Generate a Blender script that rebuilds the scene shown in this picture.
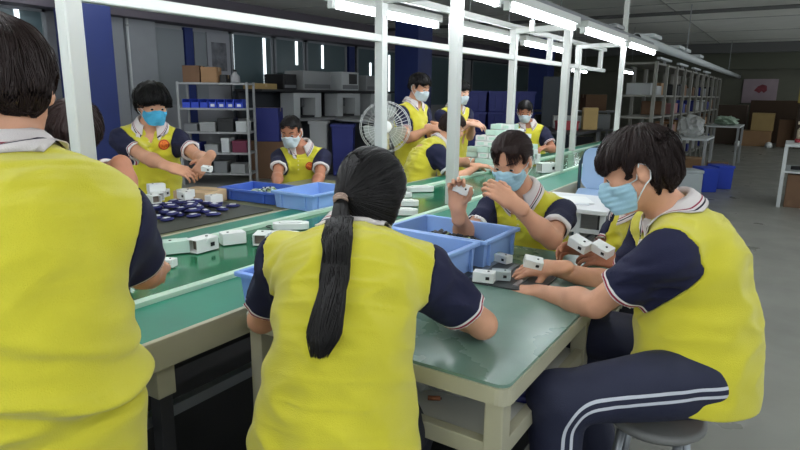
import bpy, bmesh, math, random
import numpy as np
from mathutils import Vector, Matrix

for _o in list(bpy.data.objects):
    bpy.data.objects.remove(_o, do_unlink=True)
SC = bpy.context.scene
COL = SC.collection

# ------------------------------------------------------------------ camera
CAM_H = 1.42
_p, _y, _r = math.radians(12.45), math.radians(33.0), math.radians(0.64)
_f0 = Vector((-math.sin(_y), math.cos(_y), 0)); _r0 = Vector((math.cos(_y), math.sin(_y), 0)); _u0 = Vector((0, 0, 1))
_fw = _f0 * math.cos(_p) - _u0 * math.sin(_p); _up = _u0 * math.cos(_p) + _f0 * math.sin(_p)
_ri = _r0 * math.cos(_r) + _up * math.sin(_r); _uu = _up * math.cos(_r) - _r0 * math.sin(_r)
cam_data = bpy.data.cameras.new('camera')
cam_data.sensor_width = 36.0
cam_data.lens = 593.0 / 800.0 * 36.0
cam_data.clip_start = 0.05
cam_data.clip_end = 200
cam = bpy.data.objects.new('camera', cam_data)
M = Matrix(((_ri.x, _uu.x, -_fw.x, 0), (_ri.y, _uu.y, -_fw.y, 0), (_ri.z, _uu.z, -_fw.z, CAM_H), (0, 0, 0, 1)))
cam.matrix_world = M
COL.objects.link(cam)
SC.camera = cam

# ------------------------------------------------------------------ world, exposure
world = bpy.data.worlds.new('world'); SC.world = world
world.use_nodes = True
_bg = world.node_tree.nodes['Background']
_bg.inputs[0].default_value = (0.86, 0.95, 1.0, 1)
_bg.inputs[1].default_value = 1.25
SC.view_settings.view_transform = 'Standard'
SC.view_settings.look = 'None'
SC.view_settings.gamma = 1.0
SC.view_settings.use_curve_mapping = False
SC.view_settings.exposure = -0.1
TUBE_STRENGTH = 40.0

# ------------------------------------------------------------------ materials
def lin(c):
    return tuple(((v / 255.0) / 12.92 if v <= 10.31 else (((v / 255.0) + 0.055) / 1.055) ** 2.4) for v in c)
MATS = {}
def mat(name, rgb, rough=0.6, metal=0.0, var=0.0, vscale=8.0, bump=0.0, bscale=60.0, emit=0.0, spec=0.5, trans=0.0, alpha=1.0,
        stretch=(1, 1, 1), rvar=0.0, sheen=0.0):
    if name in MATS: return MATS[name]
    m = bpy.data.materials.new(name); m.use_nodes = True
    nt = m.node_tree; b = nt.nodes['Principled BSDF']
    c = lin(rgb)
    b.inputs['Base Color'].default_value = (*c, 1)
    b.inputs['Roughness'].default_value = rough
    b.inputs['Metallic'].default_value = metal
    b.inputs['Specular IOR Level'].default_value = spec
    if trans: b.inputs['Transmission Weight'].default_value = trans
    if alpha < 1: b.inputs['Alpha'].default_value = alpha
    if sheen:
        b.inputs['Sheen Weight'].default_value = sheen; b.inputs['Sheen Roughness'].default_value = 0.6
    if emit:
        b.inputs['Emission Color'].default_value = (*c, 1); b.inputs['Emission Strength'].default_value = emit
    if var or bump or rvar:
        tc = nt.nodes.new('ShaderNodeTexCoord')
        mp = nt.nodes.new('ShaderNodeMapping'); mp.inputs['Scale'].default_value = stretch
        nt.links.new(tc.outputs['Object'], mp.inputs[0])
    if var:
        n = nt.nodes.new('ShaderNodeTexNoise'); n.inputs['Scale'].default_value = vscale; n.inputs['Detail'].default_value = 5
        nt.links.new(mp.outputs[0], n.inputs[0])
        r = nt.nodes.new('ShaderNodeValToRGB')
        r.color_ramp.elements[0].position = 0.3; r.color_ramp.elements[1].position = 0.7
        r.color_ramp.elements[0].color = (*[v * (1 - var) for v in c], 1)
        r.color_ramp.elements[1].color = (*[min(1, v * (1 + var)) for v in c], 1)
        nt.links.new(n.outputs[0], r.inputs[0]); nt.links.new(r.outputs[0], b.inputs['Base Color'])
    if rvar:
        n3 = nt.nodes.new('ShaderNodeTexNoise'); n3.inputs['Scale'].default_value = 3.0; n3.inputs['Detail'].default_value = 6
        nt.links.new(mp.outputs[0], n3.inputs[0])
        mr = nt.nodes.new('ShaderNodeMapRange'); mr.inputs[1].default_value = 0.3; mr.inputs[2].default_value = 0.7
        mr.inputs[3].default_value = max(0, rough - rvar); mr.inputs[4].default_value = min(1, rough + rvar)
        nt.links.new(n3.outputs[0], mr.inputs[0]); nt.links.new(mr.outputs[0], b.inputs['Roughness'])
    if bump:
        n2 = nt.nodes.new('ShaderNodeTexNoise'); n2.inputs['Scale'].default_value = bscale; n2.inputs['Detail'].default_value = 3
        nt.links.new(mp.outputs[0], n2.inputs[0])
        bp = nt.nodes.new('ShaderNodeBump'); bp.inputs['Strength'].default_value = bump; bp.inputs['Distance'].default_value = 0.01
        nt.links.new(n2.outputs[0], bp.inputs['Height']); nt.links.new(bp.outputs[0], b.inputs['Normal'])
    MATS[name] = m
    return m

def band_mat(name, base, attr, span, stops, rough=0.85, sheen=0.0):
    """colour bands along a per-vertex length attribute (metres): stops = [(from_metres, rgb), ...]"""
    if name in MATS: return MATS[name]
    m = mat(name, base, rough, sheen=sheen, bump=0.25, bscale=420)
    nt = m.node_tree; b = nt.nodes['Principled BSDF']
    at = nt.nodes.new('ShaderNodeAttribute'); at.attribute_name = attr
    mr = nt.nodes.new('ShaderNodeMapRange'); mr.inputs[1].default_value = span[0]; mr.inputs[2].default_value = span[1]
    nt.links.new(at.outputs['Fac'], mr.inputs[0])
    r = nt.nodes.new('ShaderNodeValToRGB'); r.color_ramp.interpolation = 'CONSTANT'
    el = r.color_ramp.elements
    pos = [(s[0] - span[0]) / (span[1] - span[0]) for s in stops]
    el[0].position = max(0, pos[0]); el[0].color = (*lin(stops[0][1]), 1)
    el[1].position = pos[1]; el[1].color = (*lin(stops[1][1]), 1)
    for p_, s in zip(pos[2:], stops[2:]):
        e = el.new(p_); e.color = (*lin(s[1]), 1)
    nt.links.new(mr.outputs[0], r.inputs[0]); nt.links.new(r.outputs[0], b.inputs['Base Color'])
    return m

# ------------------------------------------------------------------ mesh helpers
class MB:
    """collects shapes into one bmesh; each shape takes a material slot"""
    def __init__(s): s.bm = bmesh.new(); s.mi = 0; s.smooth = False
    def _fin(s, fs):
        for f in fs: f.material_index = s.mi; f.smooth = s.smooth
    def slot(s, i): s.mi = i; return s
    def box(s, lo, hi, bev=0.0, M=None, seg=2, taper=None):
        lo, hi = Vector(lo), Vector(hi)
        c = (lo + hi) / 2; d = hi - lo
        r = bmesh.ops.create_cube(s.bm, size=1.0)
        vs = r['verts']
        for v in vs:
            v.co = Vector((v.co.x * d.x, v.co.y * d.y, v.co.z * d.z))
            if taper and v.co.z < 0: v.co.x *= taper; v.co.y *= taper
            v.co += c
        fs = set(f for v in vs for f in v.link_faces)
        if bev > 0:
            es = list(set(e for v in vs for e in v.link_edges))
            rb = bmesh.ops.bevel(s.bm, geom=es, offset=min(bev, min(abs(d.x), abs(d.y), abs(d.z)) * 0.45), segments=seg, profile=0.6, affect='EDGES')
            fs = set(rb['faces']) | set(f for f in fs if f.is_valid)
            vs = list(set(v for f in fs for v in f.verts))
            fs = set(f for v in vs for f in v.link_faces)
        if M is not None:
            for v in set(v for f in fs for v in f.verts): v.co = M @ v.co
        s._fin(fs); return s
    def beam(s, a, b, w, t, up=(0, 0, 1), bev=0.0):
        a, b = Vector(a), Vector(b); d = b - a; L = d.length; z = d.normalized()
        x = Vector(up).cross(z)
        if x.length < 1e-4: x = Vector((1, 0, 0))
        x.normalize(); y = z.cross(x)
        Mx = Matrix(((x.x, y.x, z.x, a.x), (x.y, y.y, z.y, a.y), (x.z, y.z, z.z, a.z), (0, 0, 0, 1)))
        return s.box((-w / 2, -t / 2, 0), (w / 2, t / 2, L), bev, Mx, seg=1)
    def tube(s, pts, r, n=8, caps=True):
        pts = [Vector(p) for p in pts]; rs = r if isinstance(r, (list, tuple)) else [r] * len(pts)
        rings = []
        prev = None
        for i, p in enumerate(pts):
            t = (pts[min(i + 1, len(pts) - 1)] - pts[max(i - 1, 0)]).normalized()
            if prev is None:
                x = t.orthogonal().normalized()
            else:
                x = (prev - t * prev.dot(t))
                x = x.normalized() if x.length > 1e-6 else t.orthogonal().normalized()
            prev = x; y = t.cross(x)
            rings.append([s.bm.verts.new(p + (x * math.cos(2 * math.pi * k / n) + y * math.sin(2 * math.pi * k / n)) * rs[i]) for k in range(n)])
        fs = []
        for a, b in zip(rings, rings[1:]):
            for k in range(n):
                fs.append(s.bm.faces.new((a[k], a[(k + 1) % n], b[(k + 1) % n], b[k])))
        sm = s.smooth
        if n > 4: s.smooth = True
        s._fin(fs); s.smooth = sm
        if caps: s._fin([s.bm.faces.new(rings[0][::-1]), s.bm.faces.new(rings[-1])])
        return s
    def loop(s, pts, r, n=6):
        """closed ring tube"""
        P = [Vector(p) for p in pts]; N = len(P); rings = []
        c = sum(P, Vector()) / N
        for i in range(N):
            t = (P[(i + 1) % N] - P[i - 1]).normalized(); x = (P[i] - c); x = (x - t * x.dot(t)).normalized(); y = t.cross(x)
            rings.append([s.bm.verts.new(P[i] + (x * math.cos(2 * math.pi * k / n) + y * math.sin(2 * math.pi * k / n)) * r) for k in range(n)])
        fs = []
        for i in range(N):
            a, b = rings[i], rings[(i + 1) % N]
            for k in range(n): fs.append(s.bm.faces.new((a[k], a[(k + 1) % n], b[(k + 1) % n], b[k])))
        sm = s.smooth; s.smooth = True; s._fin(fs); s.smooth = sm
        return s
    def lathe(s, prof, c=(0, 0, 0), n=24, axis=None):
        c = Vector(c); rings = []
        for r, z in prof:
            rings.append([s.bm.verts.new(c + Vector((r * math.cos(2 * math.pi * k / n), r * math.sin(2 * math.pi * k / n), z))) for k in range(n)])
        fs = []
        for a, b in zip(rings, rings[1:]):
            for k in range(n): fs.append(s.bm.faces.new((a[k], a[(k + 1) % n], b[(k + 1) % n], b[k])))
        sm = s.smooth; s.smooth = True; s._fin(fs); s.smooth = sm
        if prof[0][0] > 1e-4: s._fin([s.bm.faces.new(rings[0][::-1])])
        if prof[-1][0] > 1e-4: s._fin([s.bm.faces.new(rings[-1])])
        if axis is not None:
            R = Vector((0, 0, 1)).rotation_difference(Vector(axis)).to_matrix()
            for rg in rings:
                for v in rg: v.co = c + R @ (v.co - c)
        return s
    def prism(s, outline, z0, z1, M=None):
        a = [s.bm.verts.new((x, y, z0)) for x, y in outline]; b = [s.bm.verts.new((x, y, z1)) for x, y in outline]
        n = len(a); fs = [s.bm.faces.new(a[::-1]), s.bm.faces.new(b)]
        for k in range(n): fs.append(s.bm.faces.new((a[k], a[(k + 1) % n], b[(k + 1) % n], b[k])))
        s._fin(fs)
        if M is not None:
            for v in a + b: v.co = M @ v.co
        return s
    def quad(s, *ps):
        s._fin([s.bm.faces.new([s.bm.verts.new(p) for p in ps])]); return s
    def blob(s, c, r, noise=0.0, seed=0, sub=2):
        rr = bmesh.ops.create_icosphere(s.bm, subdivisions=sub, radius=1.0)
        rnd = random.Random(seed)
        for v in rr['verts']:
            k = 1 + noise * (rnd.random() - 0.5)
            v.co = Vector((v.co.x * r[0] * k + c[0], v.co.y * r[1] * k + c[1], v.co.z * r[2] * k + c[2]))
        fs = set(f for v in rr['verts'] for f in v.link_faces)
        s._fin(fs)
        for f in fs: f.smooth = noise < 0.25
        return s
    def obj(s, name, mats, parent=None, loc=None, rot=None):
        bmesh.ops.recalc_face_normals(s.bm, faces=s.bm.faces)
        me = bpy.data.meshes.new(name); s.bm.to_mesh(me); s.bm.free()
        for m in (mats if isinstance(mats, (list, tuple)) else [mats]): me.materials.append(m)
        o = bpy.data.objects.new(name, me); COL.objects.link(o)
        if parent is not None: o.parent = parent
        if loc is not None: o.location = loc
        if rot is not None: o.rotation_euler = rot
        return o

def tag(o, label, cat, group=None, kind=None):
    if label: o['label'] = label
    if cat: o['category'] = cat
    if group: o['group'] = group
    if kind: o['kind'] = kind
    return o
def thing(name, label, cat, loc=(0, 0, 0), rz=0.0, group=None, rot=None):
    o = bpy.data.objects.new(name, None); o.empty_display_size = 0.1; COL.objects.link(o)
    o.location = loc; o.rotation_euler = rot if rot else (0, 0, rz)
    return tag(o, label, cat, group)
def struct(name, mb, mats):
    return tag(mb.obj(name, mats), None, None, None, 'structure')
def copy_tree(o, parent=None):
    c = o.copy(); COL.objects.link(c)
    if parent is not None: c.parent = parent
    for ch in list(o.children): copy_tree(ch, c)
    return c
def dup(o, label, loc=None, rz=None, rot=None, group=None):
    c = copy_tree(o)
    c['label'] = label
    if group: c['group'] = group
    if loc is not None: c.location = loc
    if rz is not None: c.rotation_euler = (0, 0, rz)
    if rot is not None: c.rotation_euler = rot
    return c
def RZ(a): return Matrix.Rotation(a, 4, 'Z')
def TR(x, y, z): return Matrix.Translation((x, y, z))

# ------------------------------------------------------------------ the hall
m_floor = mat('floor_epoxy_grey_green', (134, 134, 127), 0.38, var=0.10, vscale=1.3, rvar=0.12, bump=0.03, bscale=6)
m_ceil = mat('ceiling_panel_grey', (222, 222, 214), 0.9, var=0.05, vscale=2)
m_wall = mat('wall_grey', (150, 152, 156), 0.8, var=0.06, vscale=2)
m_wall_b = mat('wall_back_olive', (112, 112, 98), 0.85, var=0.1, vscale=1)
m_glass_dark = mat('glass_dark_teal', (84, 102, 106), 0.3, var=0.1, vscale=0.7, spec=0.6)
m_slit = mat('daylight_gap', (236, 246, 250), 0.4, emit=2.2)
m_blue_col = mat('column_blue', (26, 44, 104), 0.5, var=0.05, vscale=3)
m_grey_panel = mat('panel_grey', (140, 144, 148), 0.45, var=0.06, vscale=3)
m_beam_dark = mat('beam_dark_grey', (92, 92, 90), 0.7)
m_joint = mat('ceiling_joint', (150, 150, 144), .8)
m_white = mat('white_painted_steel', (200, 202, 197), 0.35, spec=0.5)

struct('floor', MB().box((-9.2, -3, -.1), (5, 24.2, 0)), m_floor)
b = MB().box((-9.2, -3, 3.0), (5, 24.2, 3.12)); struct('ceiling', b, m_ceil)
b = MB().box((-9.2, -3, 0), (-9.0, 24.2, 3.0)); struct('wall_left', b, m_wall)
b = MB().box((-9.2, 24.0, 0), (5, 24.2, 3.0)); struct('wall_back', b, m_wall_b)
# ceiling joints, pipes and beams
k = 1
for y in (3.5, 6.2, 8.9, 11.6, 14.3, 17.0, 19.7, 22.4):
    struct('trim_%d' % k, MB().box((-9, y - .012, 2.99), (5, y + .012, 3.0)), m_joint); k += 1
for x in (-6.5, -4.3, -2.1, .1, 2.3):
    struct('trim_%d' % k, MB().box((x - .01, -3, 2.99), (x + .01, 24, 3.0)), m_joint); k += 1
b = MB().tube([(-9, 12.4, 2.93), (5, 12.4, 2.93)], .035, 10); struct('trim_%d' % k, b, m_beam_dark); k += 1
b = MB().box((-9, 20.6, 2.72), (5, 20.85, 3.0)); struct('trim_%d' % k, b, m_beam_dark); k += 1
b = MB().box((-9, 23.2, 2.35), (5, 23.5, 3.0)); struct('trim_%d' % k, b, mat('beam_olive_grey', (96, 98, 84), .8)); k += 1
# blue columns
for x, y, w in ((-8.45, 4.85, .52), (-6.6, 10.6, .55), (-6.2, 16.9, .55)):
    struct('trim_%d' % k, MB().box((x - w / 2, y - w / 2, 0), (x + w / 2, y + w / 2, 3.0), .01), m_blue_col); k += 1
for y, w in ((6.98, .17), (11.58, .22)):
    struct('trim_%d' % k, MB().box((-9, y - w / 2, 0), (-8.93, y + w / 2, 2.5)), m_blue_col); k += 1
# grey wall panels and the upper soffit of the left wall
for y0, y1 in ((5.15, 5.72), (5.74, 6.28)):
    struct('trim_%d' % k, MB().box((-9, y0, 0), (-8.86, y1, 2.75), .01), m_grey_panel); k += 1
b = MB().box((-9, -3, 2.52), (-8.6, 24, 3.0)); struct('trim_%d' % k, b, mat('soffit_mauve_grey', (96, 90, 98), .8)); k += 1
# dark windows along the left wall, gaps of daylight between their blinds
wins = [(2.2, 4.6), (7.92, 9.0), (9.05, 9.95), (10.0, 11.4), (11.8, 13.6), (13.9, 17.5), (18, 23)]
for i, (y0, y1) in enumerate(wins):
    w = MB().box((-9.0, y0, 1.12), (-8.97, y1, 2.5))
    w.slot(1)
    for a_, c_ in (((y0 - .0), (y0 + .05)), ((y1 - .05), (y1))): w.box((-9.0, a_, 1.08), (-8.94, c_, 2.52))
    w.box((-9.0, y0, 1.06), (-8.94, y1, 1.12)); w.box((-9.0, y0, 2.48), (-8.94, y1, 2.52))
    o = struct('window_%d' % (i + 1), w, [m_glass_dark, m_grey_panel])
    for ya, z0, z1 in ((4.23, 2.3, 2.56), (7.96, 1.58, 2.5), (8.78, 1.5, 2.47), (9.71, 2.0, 2.49), (10.55, 1.96, 2.46), (12.37, 1.46, 2.17), (13.2, 1.47, 2.4), (13.93, 1.48, 2.32)):
        if y0 - .05 <= ya <= y1 + .05:
            mm = MB().box((-8.97, ya - .03, z0), (-8.955, ya + .03, z1)).obj('daylight_gap', m_slit, o)
for i, (y0, y1) in enumerate(((6.3, 6.88), (7.1, 7.36))):
    struct('trim_%d' % k, MB().box((-9, y0, 1.2), (-8.96, y1, 2.45)), mat('wall_pale_panel', (128, 134, 138), .6)); k += 1

# ------------------------------------------------------------------ materials of things
m_green = mat('belt_green', (14, 104, 66), 0.16, var=0.05, vscale=3, rvar=.05, spec=.6)
m_green2 = mat('side_table_green', (40, 128, 104), 0.42, var=0.06, vscale=4)
m_strip = mat('belt_guide_pale', (196, 222, 200), 0.4)
m_cream = mat('cream_aluminium', (176, 172, 148), 0.45, metal=0.1, var=.05, vscale=6)
m_dark = mat('dark_steel', (44, 44, 46), 0.55)
m_alu = mat('aluminium_rail', (150, 154, 158), 0.35, metal=0.7)
m_black = mat('black_plastic', (22, 22, 24), 0.45)
m_binl = mat('bin_light_blue', (140, 174, 228), 0.42, spec=.5)
m_binm = mat('bin_mid_blue', (120, 156, 222), 0.42)
m_bind = mat('bin_royal_blue', (66, 102, 190), 0.42)
m_bluecr = mat('crate_deep_blue', (28, 38, 116), 0.5)
m_bluebox = mat('box_bright_blue', (40, 70, 190), 0.5)
m_wplast = mat('white_plastic', (232, 234, 230), 0.35)
m_wplast2 = mat('pale_green_plastic', (196, 222, 208), 0.35)
m_inner = mat('tray_brown', (120, 108, 96), 0.6)
m_carton = mat('carton_brown', (150, 116, 82), 0.8, var=.06, vscale=5)
m_carton_d = mat('carton_dark', (112, 84, 62), 0.85, var=.08, vscale=5)
m_carton_y = mat('carton_straw', (166, 140, 90), 0.8, var=.06, vscale=5)
m_pale_wood = mat('pale_board', (206, 178, 140), 0.75, var=.05, vscale=8)
m_tape = mat('packing_tape', (176, 150, 110), 0.3)
m_machine = mat('machine_grey', (150, 152, 152), 0.5)
m_machine_w = mat('machine_white', (196, 200, 200), 0.5)
m_steel_dark = mat('rack_steel_grey', (120, 122, 124), 0.45, metal=.4)
m_bag = mat('clear_bag', (206, 208, 206), 0.25, trans=.35, alpha=.75, bump=.5, bscale=20)
m_navy_p = mat('pouch_navy', (30, 34, 96), 0.55, var=.1, vscale=30)
m_label = mat('label_white', (222, 224, 230), 0.6)
m_mat_d = mat('mat_olive_dark', (58, 62, 54), 0.6, var=.08, vscale=4)
m_mat_o = mat('table_olive', (124, 124, 88), 0.6, var=.06, vscale=4)
m_tabletop = mat('worktop_mat_green_grey', (104, 134, 122), 0.30, var=.18, vscale=4.5, rvar=.14)
m_shelfgrey = mat('shelf_board_grey', (196, 196, 190), 0.6, var=.06, vscale=5)
m_red = mat('red_plastic', (150, 40, 50), 0.5)
m_tube = mat('tube_glow', (244, 248, 255), 0.4, emit=TUBE_STRENGTH)
m_fan = mat('fan_cream', (206, 196, 142), 0.45)
m_blade = mat('fan_blade_clear', (190, 196, 190), 0.3, alpha=.55)
m_wire = mat('fan_wire_pale', (204, 206, 204), 0.35, metal=.2)
m_yellow_part = mat('small_parts_green', (150, 170, 100), 0.5)

# ------------------------------------------------------------------ conveyor
cv = thing('conveyor', 'long green conveyor line with pale guide strips and side tables running through the hall', 'conveyor', (-1.94, 3.9, 0))
Y0, Y1 = -5.2, 5.4
b = MB().box((-.255, Y0, .70), (.255, Y1, .75), .004); b.obj('belt', m_green, cv)
for x in (-.27, .27): MB().box((x - .018, Y0, .70), (x + .018, Y1, .768), .003).obj('guide_strip', m_strip, cv)
MB().box((.288, Y0, .725), (.545, Y1, .752), .003).obj('side_table', m_green2, cv)
MB().box((-.47, Y0, .725), (-.288, Y1, .752), .003).obj('side_table', m_green2, cv)
MB().box((.545, Y0, .665), (.565, Y1, .754), .004).obj('edge_fascia', m_cream, cv)
MB().box((-.49, Y0, .665), (-.47, Y1, .754), .004).obj('edge_fascia', m_cream, cv)
b = MB().box((-.22, Y0, .46), (.22, Y1, .50)); b.obj('return_tray', m_dark, cv)
MB().box((.42, Y0, .44), (.455, Y1, .475)).obj('side_rail', m_alu, cv)
MB().box((.47, Y0, .12), (.50, Y1, .15)).obj('foot_rail', m_dark, cv)
for i, y in enumerate((-4.6, -2.95, -1.5, 0.2, 1.9, 3.6, 5.2)):
    for x in (-.43, .50):
        l = MB().box((x - .03, y - .03, .56), (x + .03, y + .03, .725), .004).slot(1).box((x - .022, y - .022, .10), (x + .022, y + .022, .56), .003)
        lo = l.obj('leg', [m_cream, m_dark], cv)
        w = MB().box((x - .05, y - .05, .085), (x + .05, y + .05, .10), .004)
        w.tube([(x - .02, y + .03, .04), (x + .02, y + .03, .04)], .04, 14)
        w.obj('caster', m_black, lo)

# ------------------------------------------------------------------ white light frame over the line
fr_ = thing('light_frame', 'white steel tube frame standing over the green conveyor and carrying its lamps', 'frame', (-1.94, 3.15, .75))
def sq(name, a, b, w=.055):
    MB().beam(a, b, w, w, up=(1, 0, 0) if abs(a[0] - b[0]) < .01 else (0, 0, 1), bev=.004).obj(name, m_white, fr_)
NX, FX = .265, -.26
sq('post', (NX, -2.225, .02), (NX, -2.225, 1.27), .050)
for y in (0, 2.0): sq('post', (NX, y, .02), (NX, y, 1.27), .06)
sq('post', (NX, 3.95, .02), (NX, 3.95, 2.22), .05)
for y in (0, 2.1, 4.05): sq('post', (FX, y, .02), (FX, y, 1.27), .06)
for y in (.93, 3.05, 5.0): sq('strut', (FX, y, 1.02), (FX, y, 1.27), .05)
sq('beam', (FX, -4.2, 1.005), (FX, 5.2, 1.005), .045)
sq('beam', (FX, -4.2, 1.27), (FX, 5.2, 1.27), .045)
sq('beam', (NX + .0, -4.2, 1.285), (NX, 5.0, 1.285), .045)
for y0, y1 in ((-2.225, -2.225), (0, 0), (2.0, 2.1), (3.95, 4.05)): sq('cross_beam', (NX, y0, 1.235), (FX, y1, 1.235), .05)
# tube lamps
def lamp(x, y0, y1, z, label, grp):
    t = thing('tube_lamp', label, 'lamp', (x, (y0 + y1) / 2, z), 0, grp)
    L = (y1 - y0) / 2
    MB().box((-.05, -L, .03), (.05, L, .085), .006).obj('housing', m_white, t)
    b = MB().tube([(0, -L + .03, .005), (0, L - .03, .005)], .019, 12); b.obj('tube', m_tube, t)
    for s in (-1, 1): MB().box((-.02, s * (L - .02) - .02, -.018), (.02, s * (L - .02) + .02, .04), .004).obj('socket', m_wplast, t)
    if x < -2 or x > -1: 
        for s in (-1, 1): MB().tube([(0, s * L * .7, .085), (0, s * L * .7, 2.985 - z)], .005, 6).obj('hanger', m_steel_dark, t)
    return t
for i, (a, c) in enumerate(((-2.9, -1.6), (-1.5, -.2), (-.1, 1.2), (1.3, 2.2), (2.3, 3.5))):
    lamp(-1.58, a, c, 1.955, 'lit white tube lamp over the near belt edge, above the nearest workers', 'tube lamps above the near belt edge')
lamp(-1.58, 3.62, 5.0, 1.955, 'longest lit tube lamp at top centre, nearest of the lamps over the near belt edge', 'tube lamps above the near belt edge')
lamp(-1.58, 5.22, 6.66, 1.955, 'lit tube lamp on the near belt edge between the second and the tall third post', 'tube lamps above the near belt edge')
lamp(-1.58, 6.85, 8.3, 1.955, 'lit tube lamp at the end of the near row beside the tall post', 'tube lamps above the near belt edge')
for y0, y1, l in ((3.02, 4.37, 'lit tube lamp behind the far frame, nearest of its row, above the fan'), (4.75, 6.0, 'lit tube lamp behind the far frame, above the stacked blue crates'), (6.18, 7.54, 'lit tube lamp at the end of the row behind the far frame')):
    lamp(-2.5, y0, y1, 1.955, l, 'tube lamps behind the far frame')
lamp(-2.5, .2, 1.5, 2.25, 'lit tube lamp over the far side table, above the man in the cyan mask', 'tube lamps behind the far frame')
for x, y, l in ((-3.3, 14.5, 'small far lit tube lamp beyond the tall white post'), (-4.1, 13.5, 'small far lit tube lamp left of the tall white post')):
    lamp(x, y - .6, y + .6, 1.95, l, 'far tube lamps')
for i, (x, a, c) in enumerate(((.55, -2.6, -1.3), (.55, -1.2, .1), (.55, .2, 1.4), (-.5, -2.2, -.9))):  # unseen lamps, added to light the near workers from above
    lamp(x, a, c, 2.35, 'added tube lamp hanging out of view, for more light on the near side', 'added tube lamps on the near side')
for x, a in ((.55, 1.5), (.55, 2.8)):  # two more added lamps in the same unseen row
    lamp(x, a, a + 1.3, 2.35, 'added tube lamp hanging out of view, for more light on the near side', 'added tube lamps on the near side')
for x, ys in ((-5.6, (1.6, 3.6, 5.4)), (-7.4, (3.0, 4.8)), (.7, (4.6, 6.4)), (2.4, (9.0, 12.0, 15.0, 18.0, 21.0))):  # unseen lamps, added to brighten walls, floor and the deep hall
    for y in ys: lamp(x, y - .65, y + .65, 2.88, 'added tube lamp close under the hall ceiling, out of view', 'added ceiling tube lamps')
# lamp rail and pull switch on the near row
t = thing('lamp_rail', 'grey cable rail on top of the near row of tube lamps', 'rail', (-1.62, 3.1, 2.04))
MB().box((-.03, -6, 0), (.03, 5.2, .05), .004).obj('channel', m_steel_dark, t)
MB().box((-.04, 3.2, .05), (.05, 3.55, .085), .004).obj('junction_box', m_machine, t)
t = thing('pull_switch', 'small white pull switch hanging below the nearest tube lamp at top centre', 'switch', (-1.57, 4.05, 1.92))
MB().tube([(0, 0, .1), (0, 0, 0)], .004, 6).obj('cord', m_wplast, t); MB().box((-.015, -.012, -.07), (.015, .012, 0), .004).obj('toggle', m_wplast, t)

# ------------------------------------------------------------------ work table (front)
wt = thing('work_table', 'front work table with worn green mat top, cream metal frame and grey lower shelf', 'table', (-.93, 1.83, 0))
b = MB()
def rrect(x0, x1, y0, y1, r, n=5):
    P = []
    for cx, cy, a0 in ((x1 - r, y0 + r, -90), (x1 - r, y1 - r, 0), (x0 + r, y1 - r, 90), (x0 + r, y0 + r, 180)):
        for i in range(n + 1):
            a = math.radians(a0 + 90 * i / n); P.append((cx + r * math.cos(a), cy + r * math.sin(a)))
    return P
WX0, WX1, WY0, WY1 = -.435, .456, -.63, .66
b.prism(rrect(WX0 + .006, WX1 - .006, WY0 + .006, WY1 - .006, .03), .735, .7525).obj('worktop', m_tabletop, wt)
MB().prism(rrect(WX0, WX1, WY0, WY1, .034), .700, .744).obj('edge_band', m_cream, wt)
MB().box((WX0 + .03, WY0 + .03, .545), (WX1 - .03, WY1 - .03, .562)).obj('lower_shelf', m_shelfgrey, wt)
for y in (WY0 + .035, WY1 - .035): MB().box((WX0 + .03, y - .016, .535), (WX1 - .03, y + .016, .582), .003).obj('shelf_rail', m_cream, wt)
for x in (WX0 + .035, WX1 - .035): MB().box((x - .014, WY0 + .05, .535), (x + .014, WY1 - .05, .582), .003).obj('shelf_rail', m_cream, wt)
for x in (WX0 + .04, WX1 - .04):
    for y in (WY0 + .04, 0.1, WY1 - .04):
        MB().box((x - .025, y - .025, 0), (x + .025, y + .025, .702), .004).obj('leg', m_cream, wt)

tag(MB().prism(rrect(-.85, 1.0, -2.2, 2.2, .02), 0, .006).obj('floor_shade_sheet', mat('floor_shade_black', (30, 30, 32), .7, var=.1, vscale=3), None, (-1.75, .6, .0005)), 'added black sheet deepening the shade on the floor under the line and work table', 'mat')  # dark sheet added to stand in for the deep shade under the line
# shallow stacking bins
def bin_thing(label, L, W, H, m, loc, rz, rib=True, grp='blue parts bins'):
    t = thing('parts_bin', label, 'bin', loc, rz, grp)
    b = MB(); th = .006; f = .012
    # flared tub: outer and inner walls
    def ring(x, y, z): return [b.bm.verts.new(p) for p in ((-x, -y, z), (x, -y, z), (x, y, z), (-x, y, z))]
    o0 = ring(L / 2 - f, W / 2 - f, 0); o1 = ring(L / 2 - .004, W / 2 - .004, H - .004)
    i1 = ring(L / 2 - .004 - th, W / 2 - .004 - th, H - .004); i0 = ring(L / 2 - f - th, W / 2 - f - th, th)
    fs = [b.bm.faces.new(o0[::-1]), b.bm.faces.new(i0)]
    for A_, B_ in ((o0, o1), (o1, i1), (i1, i0)):
        for k_ in range(4): fs.append(b.bm.faces.new((A_[k_], A_[(k_ + 1) % 4], B_[(k_ + 1) % 4], B_[k_])))
    b._fin(fs)
    r = MB(); e = .010; q = b
    for s in (-1, 1):
        r.box((-L / 2 - e, s * W / 2 - e if s > 0 else s * W / 2 - e, H - .016), (L / 2 + e, s * W / 2 + e, H), .004)
        r.box((s * L / 2 - e, -W / 2 + e, H - .016), (s * L / 2 + e, W / 2 - e, H), .004)
    r.obj('rim', m, t)
    if rib:
        for s in (-1, 1):
            for x in (-.3, .3): q.box((x * L - .006, s * (W / 2 - .001) - .006, .004), (x * L + .006, s * (W / 2 - .001) + .006, H - .014))
            for y in (-.36, .36): q.box((s * (L / 2 - .001) - .006, y * W - .006, .004), (s * (L / 2 - .001) + .006, y * W + .006, H - .014))
    b.obj('tub', m, t)
    return t
ZT = .754
bin_thing('light blue bin on the work table just past the ponytailed woman, dark parts inside', .45, .305, .115, m_binl, (-1.185, 1.872, ZT), math.radians(-2))
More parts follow.
